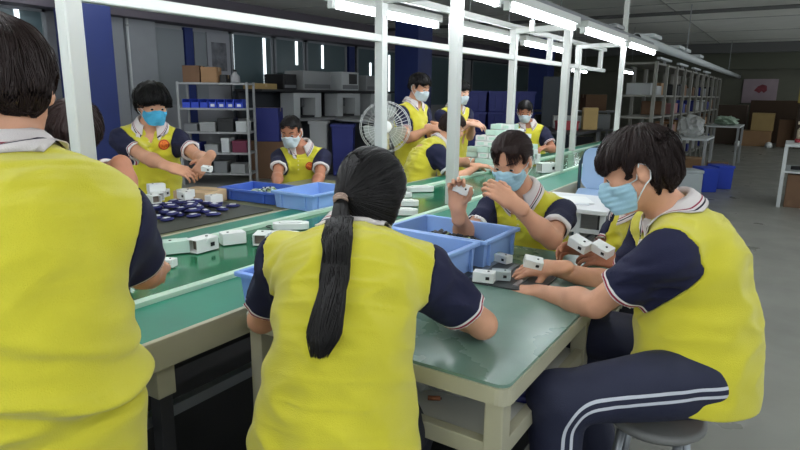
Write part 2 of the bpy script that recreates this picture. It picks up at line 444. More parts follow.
bin_thing('light blue bin on the work table in front of the seated girl, behind another bin', .46, .31, .115, m_binl, (-1.16, 2.20, ZT), math.radians(-1))
bin_thing('blue bin at the left of the ponytailed woman, on the conveyor side table', .37, .30, .105, m_binm, (-1.245, 1.40, ZT), 0)
bin_thing('royal blue shallow bin of small parts before the man in the white mask', .46, .31, .075, m_bind, (-2.79, 2.68, ZT), math.radians(4))
bin_thing('light blue empty bin on the far side of the belt beside the royal blue one', .30, .42, .10, m_binl, (-2.385, 2.72, ZT), math.radians(2))
# contents nobody could count
def litter(name, label, cat, cx, cy, z, rx, ry, n, mats, seed, size=(.02, .008, .006), hgt=.02):
    rnd = random.Random(seed); b = MB()
    for i in range(n):
        a = rnd.random() * 6.28; r = math.sqrt(rnd.random())
        Mx = TR(rx * r * math.cos(a), ry * r * math.sin(a), (.35 + .65 * rnd.random()) * hgt * (1 - r * .6) + .006) @ RZ(rnd.random() * 3.14) @ Matrix.Rotation(rnd.uniform(-.5, .5), 4, 'X')
        s = rnd.uniform(.7, 1.3)
        b.slot(rnd.randrange(len(mats))).box([-v * s / 2 for v in size], [v * s / 2 for v in size], .001, Mx, seg=1)
    o = b.obj(name, mats, None, (cx, cy, z)); return tag(o, label, cat, None, 'stuff')
litter('small_parts', 'heap of small green and pale parts in the royal blue bin', 'parts', -2.75, 2.68, ZT + .008, .16, .10, 260, [m_yellow_part, m_wplast2, m_dark, m_wplast], 3, hgt=.075)
litter('small_parts', 'dark and green small parts lying in the rear bin on the work table', 'parts', -1.18, 2.20, ZT + .008, .19, .12, 260, [m_dark, m_dark, m_yellow_part, m_black], 4, hgt=.085, size=(.035, .012, .010))
litter('small_parts', 'dark wrapped parts in the bin beside the ponytailed woman', 'parts', -1.20, 1.86, ZT + .008, .18, .11, 110, [m_navy_p, m_navy_p, m_black], 5, hgt=.08, size=(.06, .03, .02))

# white device shells
def make_shell(label, loc, rz, m=m_wplast, s=1.0, open_end=True, grp='white device shells on the belt', tilt=None):
    t = thing('device_shell', label, 'device shell', loc, rz, grp, rot=tilt)
    L, W, H, th = .105 * s, .062 * s, .052 * s, .004 * s
    b = MB()
    b.box((-L / 2, -W / 2, 0), (L / 2, W / 2, th), .0015); b.box((-L / 2, -W / 2, H - th), (L / 2, W / 2, H), .0015)
    b.box((-L / 2, W / 2 - th, th), (L / 2, W / 2, H - th)); b.box((-L / 2, -W / 2, th), (L / 2, -W / 2 + th, H - th))
    b.box((L / 2 - th, -W / 2 + th, th), (L / 2, W / 2 - th, H - th))
    b.box((-L * .1, -W / 2 - .006 * s, H * .75), (L * .42, -W / 2, H), .002)
    b.obj('shell', m, t)
    MB().box((-L / 2 + .03 * s, -W / 2 + th, th), (-L / 2 + .034 * s, W / 2 - th, H - th)).obj('inner_tray', m_inner, t)
    MB().box((L * .12, -W / 2 - .0025, H * .32), (L * .30, -W / 2 + .001, H * .62), .001).obj('port', m_black, t)
    MB().lathe([(.006 * s, 0), (.006 * s, .002), (.0, .0022)], (L * .2, 0, H), 12).obj('lens', m_black, t)
    return t
ZB = .752
make_shell('pale green device shell on the belt, nearest the standing man in front', (-2.120, 1.522, 0.755), -2.1, m_wplast2, 1.0)
make_shell('white open-ended device shell on the belt, second from the standing man', (-2.055, 1.609, 0.755), 1.6, m_wplast, 1.1)
make_shell('closed white device shell on the belt, middle of the five before the ponytailed woman', (-2.046, 1.767, 0.755), -2.0, m_wplast, 1.0)
make_shell('white device shell with brown tray facing out, just before the flat ones on the belt', (-1.940, 1.842, 0.755), 2.15, m_wplast, .95)
def make_flat(label, loc, rz, s=1.0, m=m_wplast, grp='flat white devices on the belt'):
    t = thing('flat_device', label, 'device', loc, rz, grp)
    b = MB().prism(rrect(-.075 * s, .075 * s, -.032 * s, .032 * s, .026 * s), 0, .024 * s); b.obj('case', m, t)
    MB().prism(rrect(-.05 * s, .05 * s, -.02 * s, .02 * s, .016 * s), .024 * s, .029 * s).obj('cover', m, t)
    b = MB(); pts = [(-.075 * s + .02 * math.cos(a) * s - .008, .02 * math.sin(a) * s, .010) for a in np.linspace(1.6, 4.7, 9)]
    b.tube(pts, .0028, 6).obj('cable', m_black, t)
    return t
make_flat('flat white device with a black cord end, on the belt left of the ponytailed woman', (-1.932, 1.942, 0.755), .7, 1.25)
make_flat('flat white device farther up the belt, above the ponytailed woman\'s left shoulder', (-2.047, 2.144, 0.755), .7, 1.2)
make_flat('flat white device on the belt, the lowest of three right of the ponytailed head', (-1.790, 2.775, 0.755), .6, 1.2)
make_flat('flat white device on the belt, the middle of three right of the ponytailed head', (-1.932, 3.018, 0.755), .6, 1.2)
make_flat('flat white device by the far strip, upper of three right of the ponytailed head', (-2.133, 3.539, 0.755), .75, 1.3)
make_flat('pale device lying on the belt between the white post and the seated girl', (-1.855, 3.641, 0.755), .6, 1.1, m_wplast2)
make_flat('white device lying on the belt under the post, below the back-turned worker', (-2.110, 3.246, 0.755), 1.1, 1.1)
make_shell('white box-like device on the belt to the right of the seated girl', (-1.777, 5.136, 0.755), .9, m_wplast, 1.6)
make_shell('small white device at the near belt edge beside the standing man\'s sleeve', (-1.969, 1.372, 0.755), .4, m_wplast, .6)

# pile of boxed devices at the seated workers
rnd = random.Random(11); n_ = 0
proto = thing('small_box', 'small white or pale green device box in the heap on the belt', 'box', (0, 0, 0), 0, 'heap of small boxes on the belt')
MB().box((-.05, -.036, 0), (.05, .036, .046), .004).obj('carton', m_wplast, proto)
MB().box((-.03, -.0375, .012), (.03, -.036, .036)).obj('label', m_wplast2, proto)
proto2 = copy_tree(proto); 
for ch in proto2.children:
    if ch.name.startswith('carton'): ch.data = ch.data.copy(); ch.data.materials.clear(); ch.data.materials.append(m_wplast2)
first = {0: True, 1: True}
for lay, (nx, ny) in enumerate(((4, 7), (4, 7), (4, 6), (4, 6), (3, 5), (3, 5), (2, 4), (2, 2))):
    for ix in range(nx):
        for iy in range(ny):
            j = 0 if rnd.random() < .62 else 1; src = (proto, proto2)[j]
            o = src if first[j] else copy_tree(src); first[j] = False
            o.location = (-2.24 + (ix - (nx - 1) / 2) * .108 + rnd.uniform(-.010, .010), 5.22 + (iy - (ny - 1) / 2) * .125 + rnd.uniform(-.012, .012), .770 + lay * .049)
            o.rotation_euler = (0, 0, rnd.uniform(-.5, .5) + (1.57 if rnd.random() < 0 else 0)); n_ += 1

# far side table (behind the belt), its mats and things
ft = thing('side_bench', 'olive topped bench along the far side of the belt', 'bench', (-2.9, 2.6, 0))
MB().box((-.28, -1.1, .715), (.46, 1.0, .750), .005).obj('bench_top', m_mat_o, ft)
for x in (-.22, .42):
    for y in (-1.02, .92): MB().box((x - .025, y - .025, 0), (x + .025, y + .025, .716), .004).obj('leg', m_cream, ft)
tag(MB().prism(rrect(-.32, .36, -.50, .46, .01), 0, .004).obj('work_mat', m_mat_d, None, (-2.82, 1.98, .7525)), 'dark work mat under the pile of navy pouches', 'mat')
t = thing('carton', 'pale wooden-coloured box in front of the man in the cyan mask', 'box', (-3.03, 2.38, ZT - .002), math.radians(12))
MB().box((-.12, -.105, 0), (.12, .105, .075), .004).obj('body', m_pale_wood, t); MB().box((-.122, -.012, .0745), (.122, .012, .0765)).obj('tape', m_tape, t)
# navy pouches with white labels, white devices on them
proto = thing('navy_pouch', 'navy pouch with a white label in the pile on the dark mat', 'pouch', (0, 0, 0), 0, 'navy pouches piled on the dark mat')
MB().blob((0, 0, .009), (.045, .030, .0095), .1, 2, 2).obj('pouch', m_navy_p, proto)
MB().box((-.018, -.010, .0175), (.018, .012, .0195)).obj('label', m_label, proto)
rnd = random.Random(5); pr = True
for lay, cnt, rad in ((0, 26, .36), (1, 17, .26), (2, 10, .17)):
    for i in range(cnt):
        o = proto if pr else copy_tree(proto); pr = False
        a = i * 2.399 + lay; r = rad * math.sqrt((i + .5) / cnt)
        o.location = (-2.84 + r * math.cos(a) * .75, 2.08 + r * math.sin(a) * .9, .757 + lay * .020); o.rotation_euler = (0, 0, rnd.uniform(0, 6.28))
for i, (dx, dy, lz) in enumerate(((-.10, -.10, 3), (-.16, -.02, 3), (-.04, -.16, 3), (-.12, -.08, 5.2), (-.2, -.12, 1.2), (.0, .02, 3), (-.06, .07, 3), (.05, .18, 1.2))):
    make_shell('white device shell heaped on the navy pouches', (-2.86 + dx, 2.12 + dy, .758 + lz * .0205), rnd.uniform(0, 6.28), m_wplast, .85, grp='white device shells on the pouch pile')

# things on the work table
t = thing('work_tray', 'dark flat work tray with clear strips between the bins and the seated man\'s hands', 'tray', (-.86, 2.02, ZT), math.radians(3))
MB().prism(rrect(-.20, .20, -.15, .17, .012), 0, .005).obj('base', mat('tray_charcoal', (62, 66, 68), .4, var=.1, vscale=12), t)
for i in range(4): MB().box((-.16 + i * .085, -.12, .005), (-.14 + i * .085, .14, .009), .001).obj('strip', m_alu, t)
make_shell('white device standing upright beside the front bin, nearest the ponytailed woman', (-0.948, 1.821, 0.757), 2.2, m_wplast, .62, grp='devices on the work table')
make_shell('white device shell lying on the dark tray, left of the seated man\'s fingertips', (-0.862, 1.890, 0.762), .25, m_wplast, .72, grp='devices on the work table')
make_shell('grey device shell on the dark tray next to the seated man\'s fingertips', (-0.821, 1.948, 0.762), .35, mat('device_grey', (170, 180, 180), .4), .66, grp='devices on the work table')
make_shell('white device at the corner of the rear bin beside the girl', (-0.907, 2.164, 0.762), -.3, m_wplast, .62, grp='devices on the work table')
make_shell('pale device at the rear bin\'s corner, left of a white one', (-0.956, 2.165, 0.762), .8, m_wplast2, .62, grp='devices on the work table')
# lower shelf clutter
for i, (px, r, l) in enumerate((((-0.827, 1.391, 0.600), (.10, .07, .05), 'crumpled clear plastic bag on the lower shelf, nearest the ponytailed woman'), ((-0.736, 1.423, 0.590), (.11, .08, .035), 'crumpled clear plastic bag on the lower shelf by the table\'s front leg'))):
    b = MB().blob((0, 0, r[2] * .85), r, .5, i + 2, 3); o = b.obj('plastic_bag', m_bag, None, (px[0], px[1] + .05, .563)); tag(o, l, 'bag', 'plastic bags on the lower shelf')
t = thing('battery_cell', 'small copper coloured cell lying on the lower shelf', 'battery', (-0.755, 1.351, 0.575), .5)
MB().tube([(-.018, 0, 0), (.018, 0, 0)], .007, 12).obj('can', mat('cell_copper', (160, 100, 66), .4, metal=.4), t); MB().tube([(.018, 0, 0), (.022, 0, 0)], .0035, 8).obj('terminal', m_black, t)
t = thing('folded_cloth', 'folded dark blue cloth at the right end of the lower shelf', 'cloth', (-.66, 1.55, .563), .2)
MB().box((-.13, -.09, 0), (.13, .09, .022), .01).box((-.125, -.085, .0225), (.115, .085, .04), .009).obj('fold', m_navy_p, t)

# stools
def stool(label, x, y, h):
    t = thing('work_stool', label, 'stool', (x, y, 0), 0, 'work stools')
    MB().lathe([(.0, h - .035), (.13, h - .035), (.145, h - .02), (.145, h - .006), (.13, h), (.0, h)], (0, 0, 0), 28).obj('seat', mat('stool_seat_grey', (120, 120, 118), .5), t)
    for i in range(4):
        a = math.pi / 4 + i * math.pi / 2
        MB().tube([(.11 * math.cos(a), .11 * math.sin(a), h - .034), (.17 * math.cos(a), .17 * math.sin(a), 0)], .0135, 10).obj('leg', m_alu, t)
    b = MB().loop([(.145 * math.cos(a), .145 * math.sin(a), .16) for a in np.linspace(0, 6.283, 28, endpoint=False)], .008, 8); b.obj('foot_ring', m_alu, t)
    return t

# pedestal fan
fx = thing('pedestal_fan', 'round cream pedestal fan standing beyond the belt behind a white post', 'fan', (-3.0, 4.36, 0))
MB().lathe([(.19, 0), (.19, .015), (.15, .03), (.03, .045), (.0, .045)]).obj('base', m_fan, fx)
MB().tube([(0, 0, .04), (0, 0, .98)], .017, 12).obj('pole', m_wire, fx)
d = Vector((.60, -.80, .05)).normalized(); cz = 1.135
Rf = Vector((0, 0, 1)).rotation_difference(d).to_matrix().to_4x4(); Mf = TR(0, 0, cz) @ Rf
b = MB().tube([(Mf @ Vector((0, 0, -.20))), (Mf @ Vector((0, 0, -.16))), (Mf @ Vector((0, 0, -.03)))], [.05, .075, .07], 20); b.obj('motor_housing', m_fan, fx)
MB().box((-.03, -.03, .93), (.03, .03, 1.08), .01).obj('neck', m_fan, fx)
b = MB()
for i in range(40):
    a = 2 * math.pi * i / 40
    for sgn in (1, -1):
        b.tube([Mf @ Vector((.055 * math.cos(a), .055 * math.sin(a), sgn * .055 + .03)), Mf @ Vector((.15 * math.cos(a), .15 * math.sin(a), sgn * .05 + .03)), Mf @ Vector((.22 * math.cos(a), .22 * math.sin(a), .03))], .0016, 4, caps=False)
for r, z in ((.222, .03), (.21, .03), (.15, .08), (.10, .083), (.15, -.02)):
    b.loop([Mf @ Vector((r * math.cos(a), r * math.sin(a), z)) for a in np.linspace(0, 2 * math.pi, 36, endpoint=False)], .0032 if r > .2 else .0016, 5)
b.obj('guard', m_wire, fx)
b = MB().lathe([(.0, .052), (.05, .05), (.055, .04), (.05, .035), (0, .035)], (0, 0, 0), 20)
for v in b.bm.verts: v.co = Mf @ (v.co + Vector((0, 0, .04)))
b.obj('hub_cap', m_wplast, fx)
for kk in range(3):
    b = MB(); vs = []
    for i in range(7):
        t_ = i / 6
        r_ = .04 + t_ * .155
        w0 = 2.094 * kk - .15 - .35 * math.sin(t_ * 2.2); w1 = 2.094 * kk + .35 + .38 * math.sin(t_ * 2.6)
        vs.append([b.bm.verts.new(Mf @ Vector((r_ * math.cos(w), r_ * math.sin(w), .03 + (s - .5) * .035))) for s, w in ((0, w0), (.5, (w0 + w1) / 2), (1, w1))])
    fs = []
    for A_, B_ in zip(vs, vs[1:]):
        for q in range(2): fs.append(b.bm.faces.new((A_[q], A_[q + 1], B_[q + 1], B_[q])))
    b.smooth = True; b._fin(fs); b.obj('blade', m_blade, fx)

# ------------------------------------------------------------------ background left: rack, benches, machines
def carton(label, loc, size, rz=0.0, m=None, grp=None, cat='box'):
    t = thing('carton', label, cat, loc, rz, grp)
    MB().box((-size[0] / 2, -size[1] / 2, 0), (size[0] / 2, size[1] / 2, size[2]), .006).obj('body', m or m_carton, t)
    MB().box((-size[0] / 2 - .001, -.025, size[2] - .06), (size[0] / 2 + .001, .025, size[2] + .0015)).obj('tape', m_tape, t)
    return t
def rack(label, loc, rz, L, Dp, zs, m, grp=None, post=.035, posts=2):
    t = thing('storage_rack', label, 'rack', loc, rz, grp)
    for z in zs: MB().box((-L / 2, -Dp / 2, z - .03), (L / 2, Dp / 2, z), .003).obj('shelf', m, t)
    for i in range(posts):
        x = -L / 2 + L * i / (posts - 1)
        for y in (-Dp / 2, Dp / 2): MB().box((x - post / 2, y - post / 2, 0), (x + post / 2, y + post / 2, max(zs) + .01), .003).obj('post', m, t)
    return t
RA = math.radians(33)
rk = rack('steel shelf rack behind the man in the cyan mask, loaded with bins and boxes', (-7.55, 6.35, 0), RA, 1.05, .42, (.18, .50, .82, 1.18, 1.56), m_machine, post=.035)
Mr = TR(-7.55, 6.35, 0) @ RZ(RA)
def on_rack(x, y, z): return tuple(Mr @ Vector((x, y, z)))
carton('dark brown carton on top of the steel rack, left of a lighter one', on_rack(-.34, .02, 1.561), (.26, .28, .25), RA, m_carton_d)
carton('light brown carton on top of the steel rack', on_rack(-.06, -.02, 1.561), (.24, .26, .23), RA, m_carton)
t = thing('plastic_jug', 'white plastic jug on top of the steel rack', 'jug', on_rack(.30, 0, 1.561), RA)
MB().lathe([(.0, 0), (.07, 0), (.075, .02), (.07, .1), (.03, .14), (.025, .17), (0, .17)], (0, 0, 0), 16).obj('body', mat('jug_grey_white', (150, 150, 152), .5), t); MB().lathe([(.028, .17), (.028, .2), (0, .2)], (0, 0, 0), 12).obj('cap', m_black, t)
carton('low dark box beside the white jug on top of the steel rack', on_rack(.13, .05, 1.561), (.10, .24, .12), RA, m_black)
names = ('first', 'second', 'third', 'fourth', 'fifth', 'sixth', 'seventh')
for i in range(7):
    t = thing('picking_bin', 'small blue picking bin on the second shelf of the steel rack, %s from the left' % names[i], 'bin', on_rack(-.42 + i * .135, -.04, 1.181), RA, 'small blue bins on the steel rack')
    b = MB().box((-.058, -.15, 0), (.058, .15, .008)).box((-.058, -.15, .008), (-.052, .15, .13)).box((.052, -.15, .008), (.058, .15, .13)).box((-.052, .144, .008), (.052, .15, .13)).box((-.052, -.15, .008), (.052, -.144, .085)); b.obj('tub', m_bluebox, t)
    MB().box((-.03, -.153, .02), (.03, -.15, .06)).obj('label', m_label if i > 2 else m_bluebox, t)
items = [(-.38, .821, .20, .12, m_steel_dark, 'grey box'), (-.12, .821, .24, .14, m_machine, 'pale grey box'), (.16, .821, .24, .20, m_black, 'black case'), (.40, .821, .16, .16, m_machine_w, 'white box'),
         (-.36, .501, .22, .15, m_bluecr, 'dark blue box'), (-.08, .501, .20, .12, m_machine, 'grey carton'), (.14, .501, .12, .22, m_machine_w, 'tall white box'), (.36, .501, .22, .18, mat('box_maroon', (110, 40, 66), .6), 'maroon box'),
         (-.3, .181, .3, .2, m_dark, 'dark box'), (.05, .181, .2, .18, m_steel_dark, 'steel grey box'), (.32, .181, .22, .14, m_machine, 'pale low box')]
for i, (x, z, w, h_, m, l) in enumerate(items):
    t = thing('storage_box', '%s on the %s shelf of the steel rack' % (l, {.821: 'middle', .501: 'fourth', .181: 'bottom'}[z]), 'box', on_rack(x, -.02, z), RA, 'boxes on the steel rack')
    MB().box((-w / 2, -.15, 0), (w / 2, .15, h_ * .8), .006).obj('body', m, t); MB().box((-w / 2 - .004, -.154, h_ * .8), (w / 2 + .004, .154, h_), .004).obj('lid', m, t)
carton('large brown carton on the floor to the right of the steel rack', (-7.4, 7.3, 0), (.62, .45, .62), RA, m_carton_d)
carton('blue storage box standing on the brown carton beside the steel rack', (-7.4, 7.3, .622), (.4, .4, .55), RA, m_bluecr)
carton('straw coloured box lying on the counter end beside the rack', (-8.2, 7.9, 1.48), (.3, .55, .10), 0, m_carton_y)
# notice board on the wall
t = thing('notice_board', 'pale grey notice board with a dark printed picture on the left wall', 'notice board', (-8.955, 7.64, 1.55))
MB().box((-.03, -.26, 0), (0, .26, .92), .004).obj('board', mat('board_grey', (150, 152, 158), .6), t)
b = MB().box((0, -.17, .25), (.003, .17, .75))
b.obj('sheet', mat('sheet_print', (104, 106, 112), .6, var=.5, vscale=7), t)
# machine counter
t = thing('machine_counter', 'long dark machine counter with an upper shelf along the windows on the left', 'counter', (-8.2, 9.8, 0))
MB().box((-.35, -2.2, 1.44), (.35, 2.4, 1.48), .004).obj('upper_shelf', m_dark, t)
MB().box((-.35, -2.2, .90), (.45, 2.4, .95), .004).obj('counter_top', m_machine, t)
for y in (-2.15, -1.0, .2, 1.3, 2.35): MB().box((-.33, y - .03, 0), (-.27, y + .03, 1.44)).obj('post', m_dark, t)
for y in (-2.1, .1, 2.3): MB().box((.3, y - .03, 0), (.36, y + .03, .90)).obj('leg', m_dark, t)
MB().box((-.40, -2.2, .0), (-.36, 2.4, 1.44)).obj('back_panel', mat('panel_charcoal', (52, 56, 62), .7), t)
def machine(label, y, w, h_, m, scr=None):
    t = thing('test_machine', label, 'machine', (-8.2, y, 1.481), 0, 'machines on the counter shelf')
    MB().box((-.25, -w / 2, 0), (.25, w / 2, h_), .015).obj('cabinet', m, t)
    MB().box((.25, -w / 2 + .03, .03), (.256, w / 2 - .03, h_ * .3)).obj('vent_panel', m_steel_dark, t)
    if scr: MB().box((.25, scr[0], h_ * .35), (.262, scr[1], h_ * .9), .004).obj('screen', m_black, t)
machine('dark monitor-like unit on the counter shelf, leftmost of the row', 8.42, .36, .28, m_black, (-.14, .14))
machine('wide pale grey machine on the counter shelf', 9.2, .82, .36, m_machine)
machine('pale machine with a black screen on the counter shelf', 10.25, .58, .38, m_machine_w, (-.05, .22))
machine('pale grey machine at the right end of the counter shelf', 11.25, .85, .33, m_machine)
for i, (y, w) in enumerate(((8.9, .62), (10.2, .6), (11.4, .62))):
    t = thing('press_unit', 'white press unit with an open front below the counter shelf, %s' % ('left of three', 'middle of three', 'right of three')[i], 'machine', (-8.15, y, .951), 0, 'press units on the counter')
    for s in (-1, 1): MB().box((-.15, s * w / 2 - .09, 0), (.2, s * w / 2 + .09, .47), .008).obj('column', m_machine_w, t)
    MB().box((-.15, -w / 2 + .09, .38), (.2, w / 2 - .09, .47), .006).obj('head', m_machine_w, t)
    MB().box((-.12, -w / 2 + .1, 0), (.18, w / 2 - .1, .04)).obj('bed', m_dark, t)
    MB().tube([(.05, 0, .38), (.05, 0, .2)], .035, 10).obj('ram', m_steel_dark, t)
for i, (x, y, w, h_, m, l) in enumerate(((-6.6, 8.3, .38, .9, m_bluecr, 'tall dark blue tub on the floor behind the man in the white mask'), (-6.9, 8.0, .3, .95, m_machine, 'slim grey cabinet beside the dark blue tub'))):
    t = thing('storage_tub', l, 'tub', (x, y, 0), RA); MB().box((-w / 2, -w / 2, 0), (w / 2, w / 2, h_ - .04), .02, taper=.9).obj('body', m, t); MB().box((-w / 2 - .02, -w / 2 - .02, h_ - .05), (w / 2 + .02, w / 2 + .02, h_), .008).obj('rim', m, t)
t = thing('round_table', 'dark round-edged table in front of the machine counter', 'table', (-6.4, 9.2, 0))
MB().lathe([(0, .93), (.85, .93), (.88, .945), (.88, .965), (.85, .98), (0, .98)], (0, 0, 0), 32).obj('top', m_machine, t)
MB().tube([(0, 0, 0), (0, 0, .93)], .08, 16).obj('pedestal', m_dark, t); MB().lathe([(.35, 0), (.35, .03), (.08, .06), (0, .06)]).obj('foot', m_dark, t)
# conduit pipe on the grey panel, plus the stacked deep blue crates
t = thing('conduit_pipe', 'thin pale conduit pipe running down the grey wall panel', 'pipe', (-8.83, 5.76, 0)); MB().tube([(0, 0, 1.15), (0, 0, 2.74)], .02, 10).obj('pipe', m_machine_w, t)
for z in (1.3, 2.4): MB().box((-.03, -.03, z), (.025, .03, z + .03)).obj('clip', m_machine, t)
proto = thing('stacking_crate', 'x', 'crate', (0, 0, 0), RA, 'deep blue crates stacked behind the belt')
b = MB().box((-.20, -.28, 0), (.20, .28, .36), .01, taper=.94); b.obj('tub', m_bluecr, proto)
MB().box((-.212, -.292, .33), (.212, .292, .372), .006).obj('rim', m_bluecr, proto)
for s in (-1, 1): MB().box((s * .07 - .01, -.29, .03), (s * .07 + .01, -.268, .33)).obj('rib', m_bluecr, proto)
fs_ = True
for c in range(3):
    for z in range(4):
        o = proto if fs_ else copy_tree(proto); fs_ = False
        o.location = tuple(Vector((-4.63, 10.4, z * .374)) + (RZ(RA) @ Vector(((c - 1) * .44, 0, 0))))
        o['label'] = 'deep blue crate in the %s stack behind the belt, %s' % (('left', 'middle', 'right')[c], ('at the bottom', 'second from the bottom', 'third from the bottom', 'topmost')[z])
# things behind, between crates and far column
rk2 = rack('grey workbench rack with dark gear beyond the seated far worker', (-3.6, 11.6, 0), RA, 1.6, .5, (.35, .80, 1.15), m_steel_dark)
Mr = TR(-3.6, 11.6, 0) @ RZ(RA)
for i, (x, z, w, h_, m, l) in enumerate(((-.5, .801, .4, .26, m_black, 'black case on the middle shelf of the far workbench rack'), (.1, .801, .35, .22, m_bluecr, 'blue box on the middle shelf of the far workbench rack'), (.55, .801, .3, .28, m_machine, 'grey box on the middle shelf of the far workbench rack'), (-.3, 1.151, .5, .22, m_steel_dark, 'grey case on top of the far workbench rack'), (.4, 1.151, .4, .3, m_carton_d, 'brown box on top of the far workbench rack'), (0, .351, .8, .3, m_dark, 'long dark box on the low shelf of the far workbench rack'))):
    carton(l, tuple(Mr @ Vector((x, 0, z))), (w, .36, h_), RA, m)

# ------------------------------------------------------------------ background right
SX = -2.05
units = [(9.75, 11.55), (11.6, 13.4), (13.45, 15.25), (15.3, 17.1), (17.15, 18.95)]
for i, (a, c) in enumerate(units):
    rack('tall grey open shelf unit, %s of the row along the right of the line' % ('nearest', 'second', 'third', 'fourth', 'farthest')[i], (SX, (a + c) / 2, 0), math.pi / 2, c - a, .5, (.25, .75, 1.12, 1.45, 1.93), mat('shelf_unit_grey', (122, 120, 112), .55), 'tall shelf units in a row', .05, 3)
rnd = random.Random(21)
kinds = [(m_black, 'black bag-like case'), (m_carton_d, 'dark brown box'), (m_carton, 'brown box'), (m_machine, 'grey box'), (m_bluecr, 'blue box'), (m_wplast, 'white box'), (mat('box_dusky_pink', (150, 106, 104), .7), 'dusky pink box')]
for i, (a, c) in enumerate(units):
    for zi, z in enumerate((.251, .751, 1.121, 1.451)):
        y = a + .3; used = {}
        while y < c - .25:
            w = rnd.uniform(.22, .4); m, l = kinds[rnd.randrange(len(kinds))]
            hh = rnd.uniform(.14, .24)
            if rnd.random() < .72:
                t = thing('storage_box', '%s on the %s shelf of the %s tall shelf unit%s' % (l, ('lowest', 'second', 'third', 'upper')[zi], ('nearest', 'second', 'third', 'fourth', 'farthest')[i], ('', ', further along', ', last along', ', at the end')[min(3, used.get(l, 0))]), 'box', (SX + rnd.uniform(-.02, .05), y, z), rnd.uniform(-.05, .05), 'boxes on the tall shelf units')
                used[l] = used.get(l, 0) + 1
                MB().box((-.18, -w / 2, 0), (.18, w / 2, hh), .01).obj('body', m, t)
            y += w + .09
t = thing('lamp_trough', 'long pale round-ended trough hanging above the tall shelf units', 'trough', (-1.72, 7.9, 2.12))
MB().tube([(0, 0, 0), (0, 16, 0)], .062, 14).obj('tube', m_machine_w, t)
MB().tube([(0, -.002, 0), (0, .03, 0)], .05, 14).obj('open_end', m_black, t)
for y in (4, 12): MB().box((-.008, y - .008, .055), (.008, y + .008, .88)).obj('hanger', m_machine, t)
b = MB()
for y in (.55, 2.6, 3.3, 5.0): b.box((-.08, y, .05), (.10, y + .5, .10), .01)
b.obj('cover_plate', m_machine_w, t)
for i in range(4):
    t = thing('rack_lamp', 'unlit white lamp bracket on the top of the %s tall shelf unit' % ('nearest', 'second', 'third', 'fourth')[i], 'lamp', (SX + .2, units[i][0] + .9, 1.99), 0, 'unlit brackets above the shelf units')
    MB().box((-.03, -.5, 0), (.03, .5, .035), .005).obj('housing', m_machine_w, t); MB().box((-.02, -.02, -.06), (.02, .02, 0)).obj('foot', m_machine, t)
# table to the left of the shelf units
t = thing('workbench', 'long low bench with clutter left of the tall shelf units', 'bench', (-3.1, 9.4, 0), 0)
MB().box((-.5, -.7, .86), (.5, .7, .90), .004).obj('top', m_dark, t)
for x in (-.45, .45):
    for y in (-.65, .65): MB().box((x - .025, y - .025, 0), (x + .025, y + .025, .862)).obj('leg', m_steel_dark, t)
MB().box((-.45, -.65, .3), (.45, .65, .33)).obj('low_shelf', m_dark, t)
t = thing('crate', 'red plastic crate on the cluttered bench behind the seated man\'s head', 'crate', (-2.95, 9.3, .901), .5)
MB().box((-.16, -.12, 0), (.16, .12, .13), .01).obj('tub', m_red, t); MB().box((-.17, -.13, .115), (.17, .13, .14), .004).obj('rim', m_red, t)
carton('straw yellow carton at the right end of the cluttered bench', (-2.72, 9.72, .901), (.22, .26, .34), .4, m_carton_y)
carton('grey blue flat case on the cluttered bench behind the straw carton', (-3.1, 9.85, .901), (.5, .3, .2), .4, m_machine)
carton('dark cabinet standing behind the cluttered bench', (-3.6, 10.7, 0), (.5, .5, 1.75), .3, mat('cabinet_dark_teal', (34, 44, 54), .5), cat='cabinet')
# tables with plastic bags
def side_table(label, x, y, w, d, h_, m=m_machine_w):
    t = thing('trestle_table', label, 'table', (x, y, 0), 0, 'pale tables beside the shelf units')
    MB().box((-w / 2, -d / 2, h_ - .03), (w / 2, d / 2, h_), .004).obj('top', m, t)
    for sx in (-1, 1):
        for sy in (-1, 1): MB().box((sx * (w / 2 - .03) - .02, sy * (d / 2 - .03) - .02, 0), (sx * (w / 2 - .03) + .02, sy * (d / 2 - .03) + .02, h_ - .03)).obj('leg', m_machine, t)
    return t
side_table('pale table carrying a bag of white plastic, left of the aisle', -1.42, 11.3, .62, 1.0, .76)
side_table('pale table piled with white and green scraps, farther along the aisle', -1.18, 14.6, .62, 1.3, .85)
b = MB().blob((0, 0, .17), (.20, .24, .20), .35, 3, 3); tag(b.obj('plastic_bag', m_bag, None, (-1.44, 11.35, .762)), 'bulging clear plastic bag on the pale table by the aisle', 'bag')
b = MB().blob((0, 0, .09), (.22, .3, .10), .5, 8, 3); tag(b.obj('plastic_bag', mat('bag_green_white', (150, 170, 150), .4, bump=.5, bscale=15), None, (-1.18, 14.5, .852)), 'greenish white bundle on the farther pale table', 'bag')
carton('brown carton under the pale table with the plastic bag', (-1.42, 11.15, 0), (.52, .5, .42), .05, m_carton)
carton('brown carton on the floor left of the pale table', (-1.58, 10.35, 0), (.3, .4, .5), .0, m_carton_d)
carton('low dark carton under the table edge at the aisle', (-1.02, 11.9, 0), (.34, .4, .3), .1, m_carton_d)
t = thing('waste_bag', 'small black bag slumped on the floor by the aisle', 'bag', (-.86, 11.4, 0)); MB().blob((0, 0, .12), (.13, .13, .13), .25, 6, 3).obj('sack', m_black, t); MB().tube([(0, 0, .23), (.01, 0, .3)], [.035, .06], 8).obj('neck', m_black, t)
t = thing('foam_box', 'white foam box on the floor behind the seated man\'s neck', 'box', (-1.25, 9.95, 0), RA); MB().box((-.17, -.17, 0), (.17, .17, .30), .012).obj('body', mat('foam_white', (186, 194, 196), .8), t); MB().box((-.18, -.18, .302), (.18, .18, .35), .012).obj('lid', mat('foam_white', (186, 194, 196), .8), t)
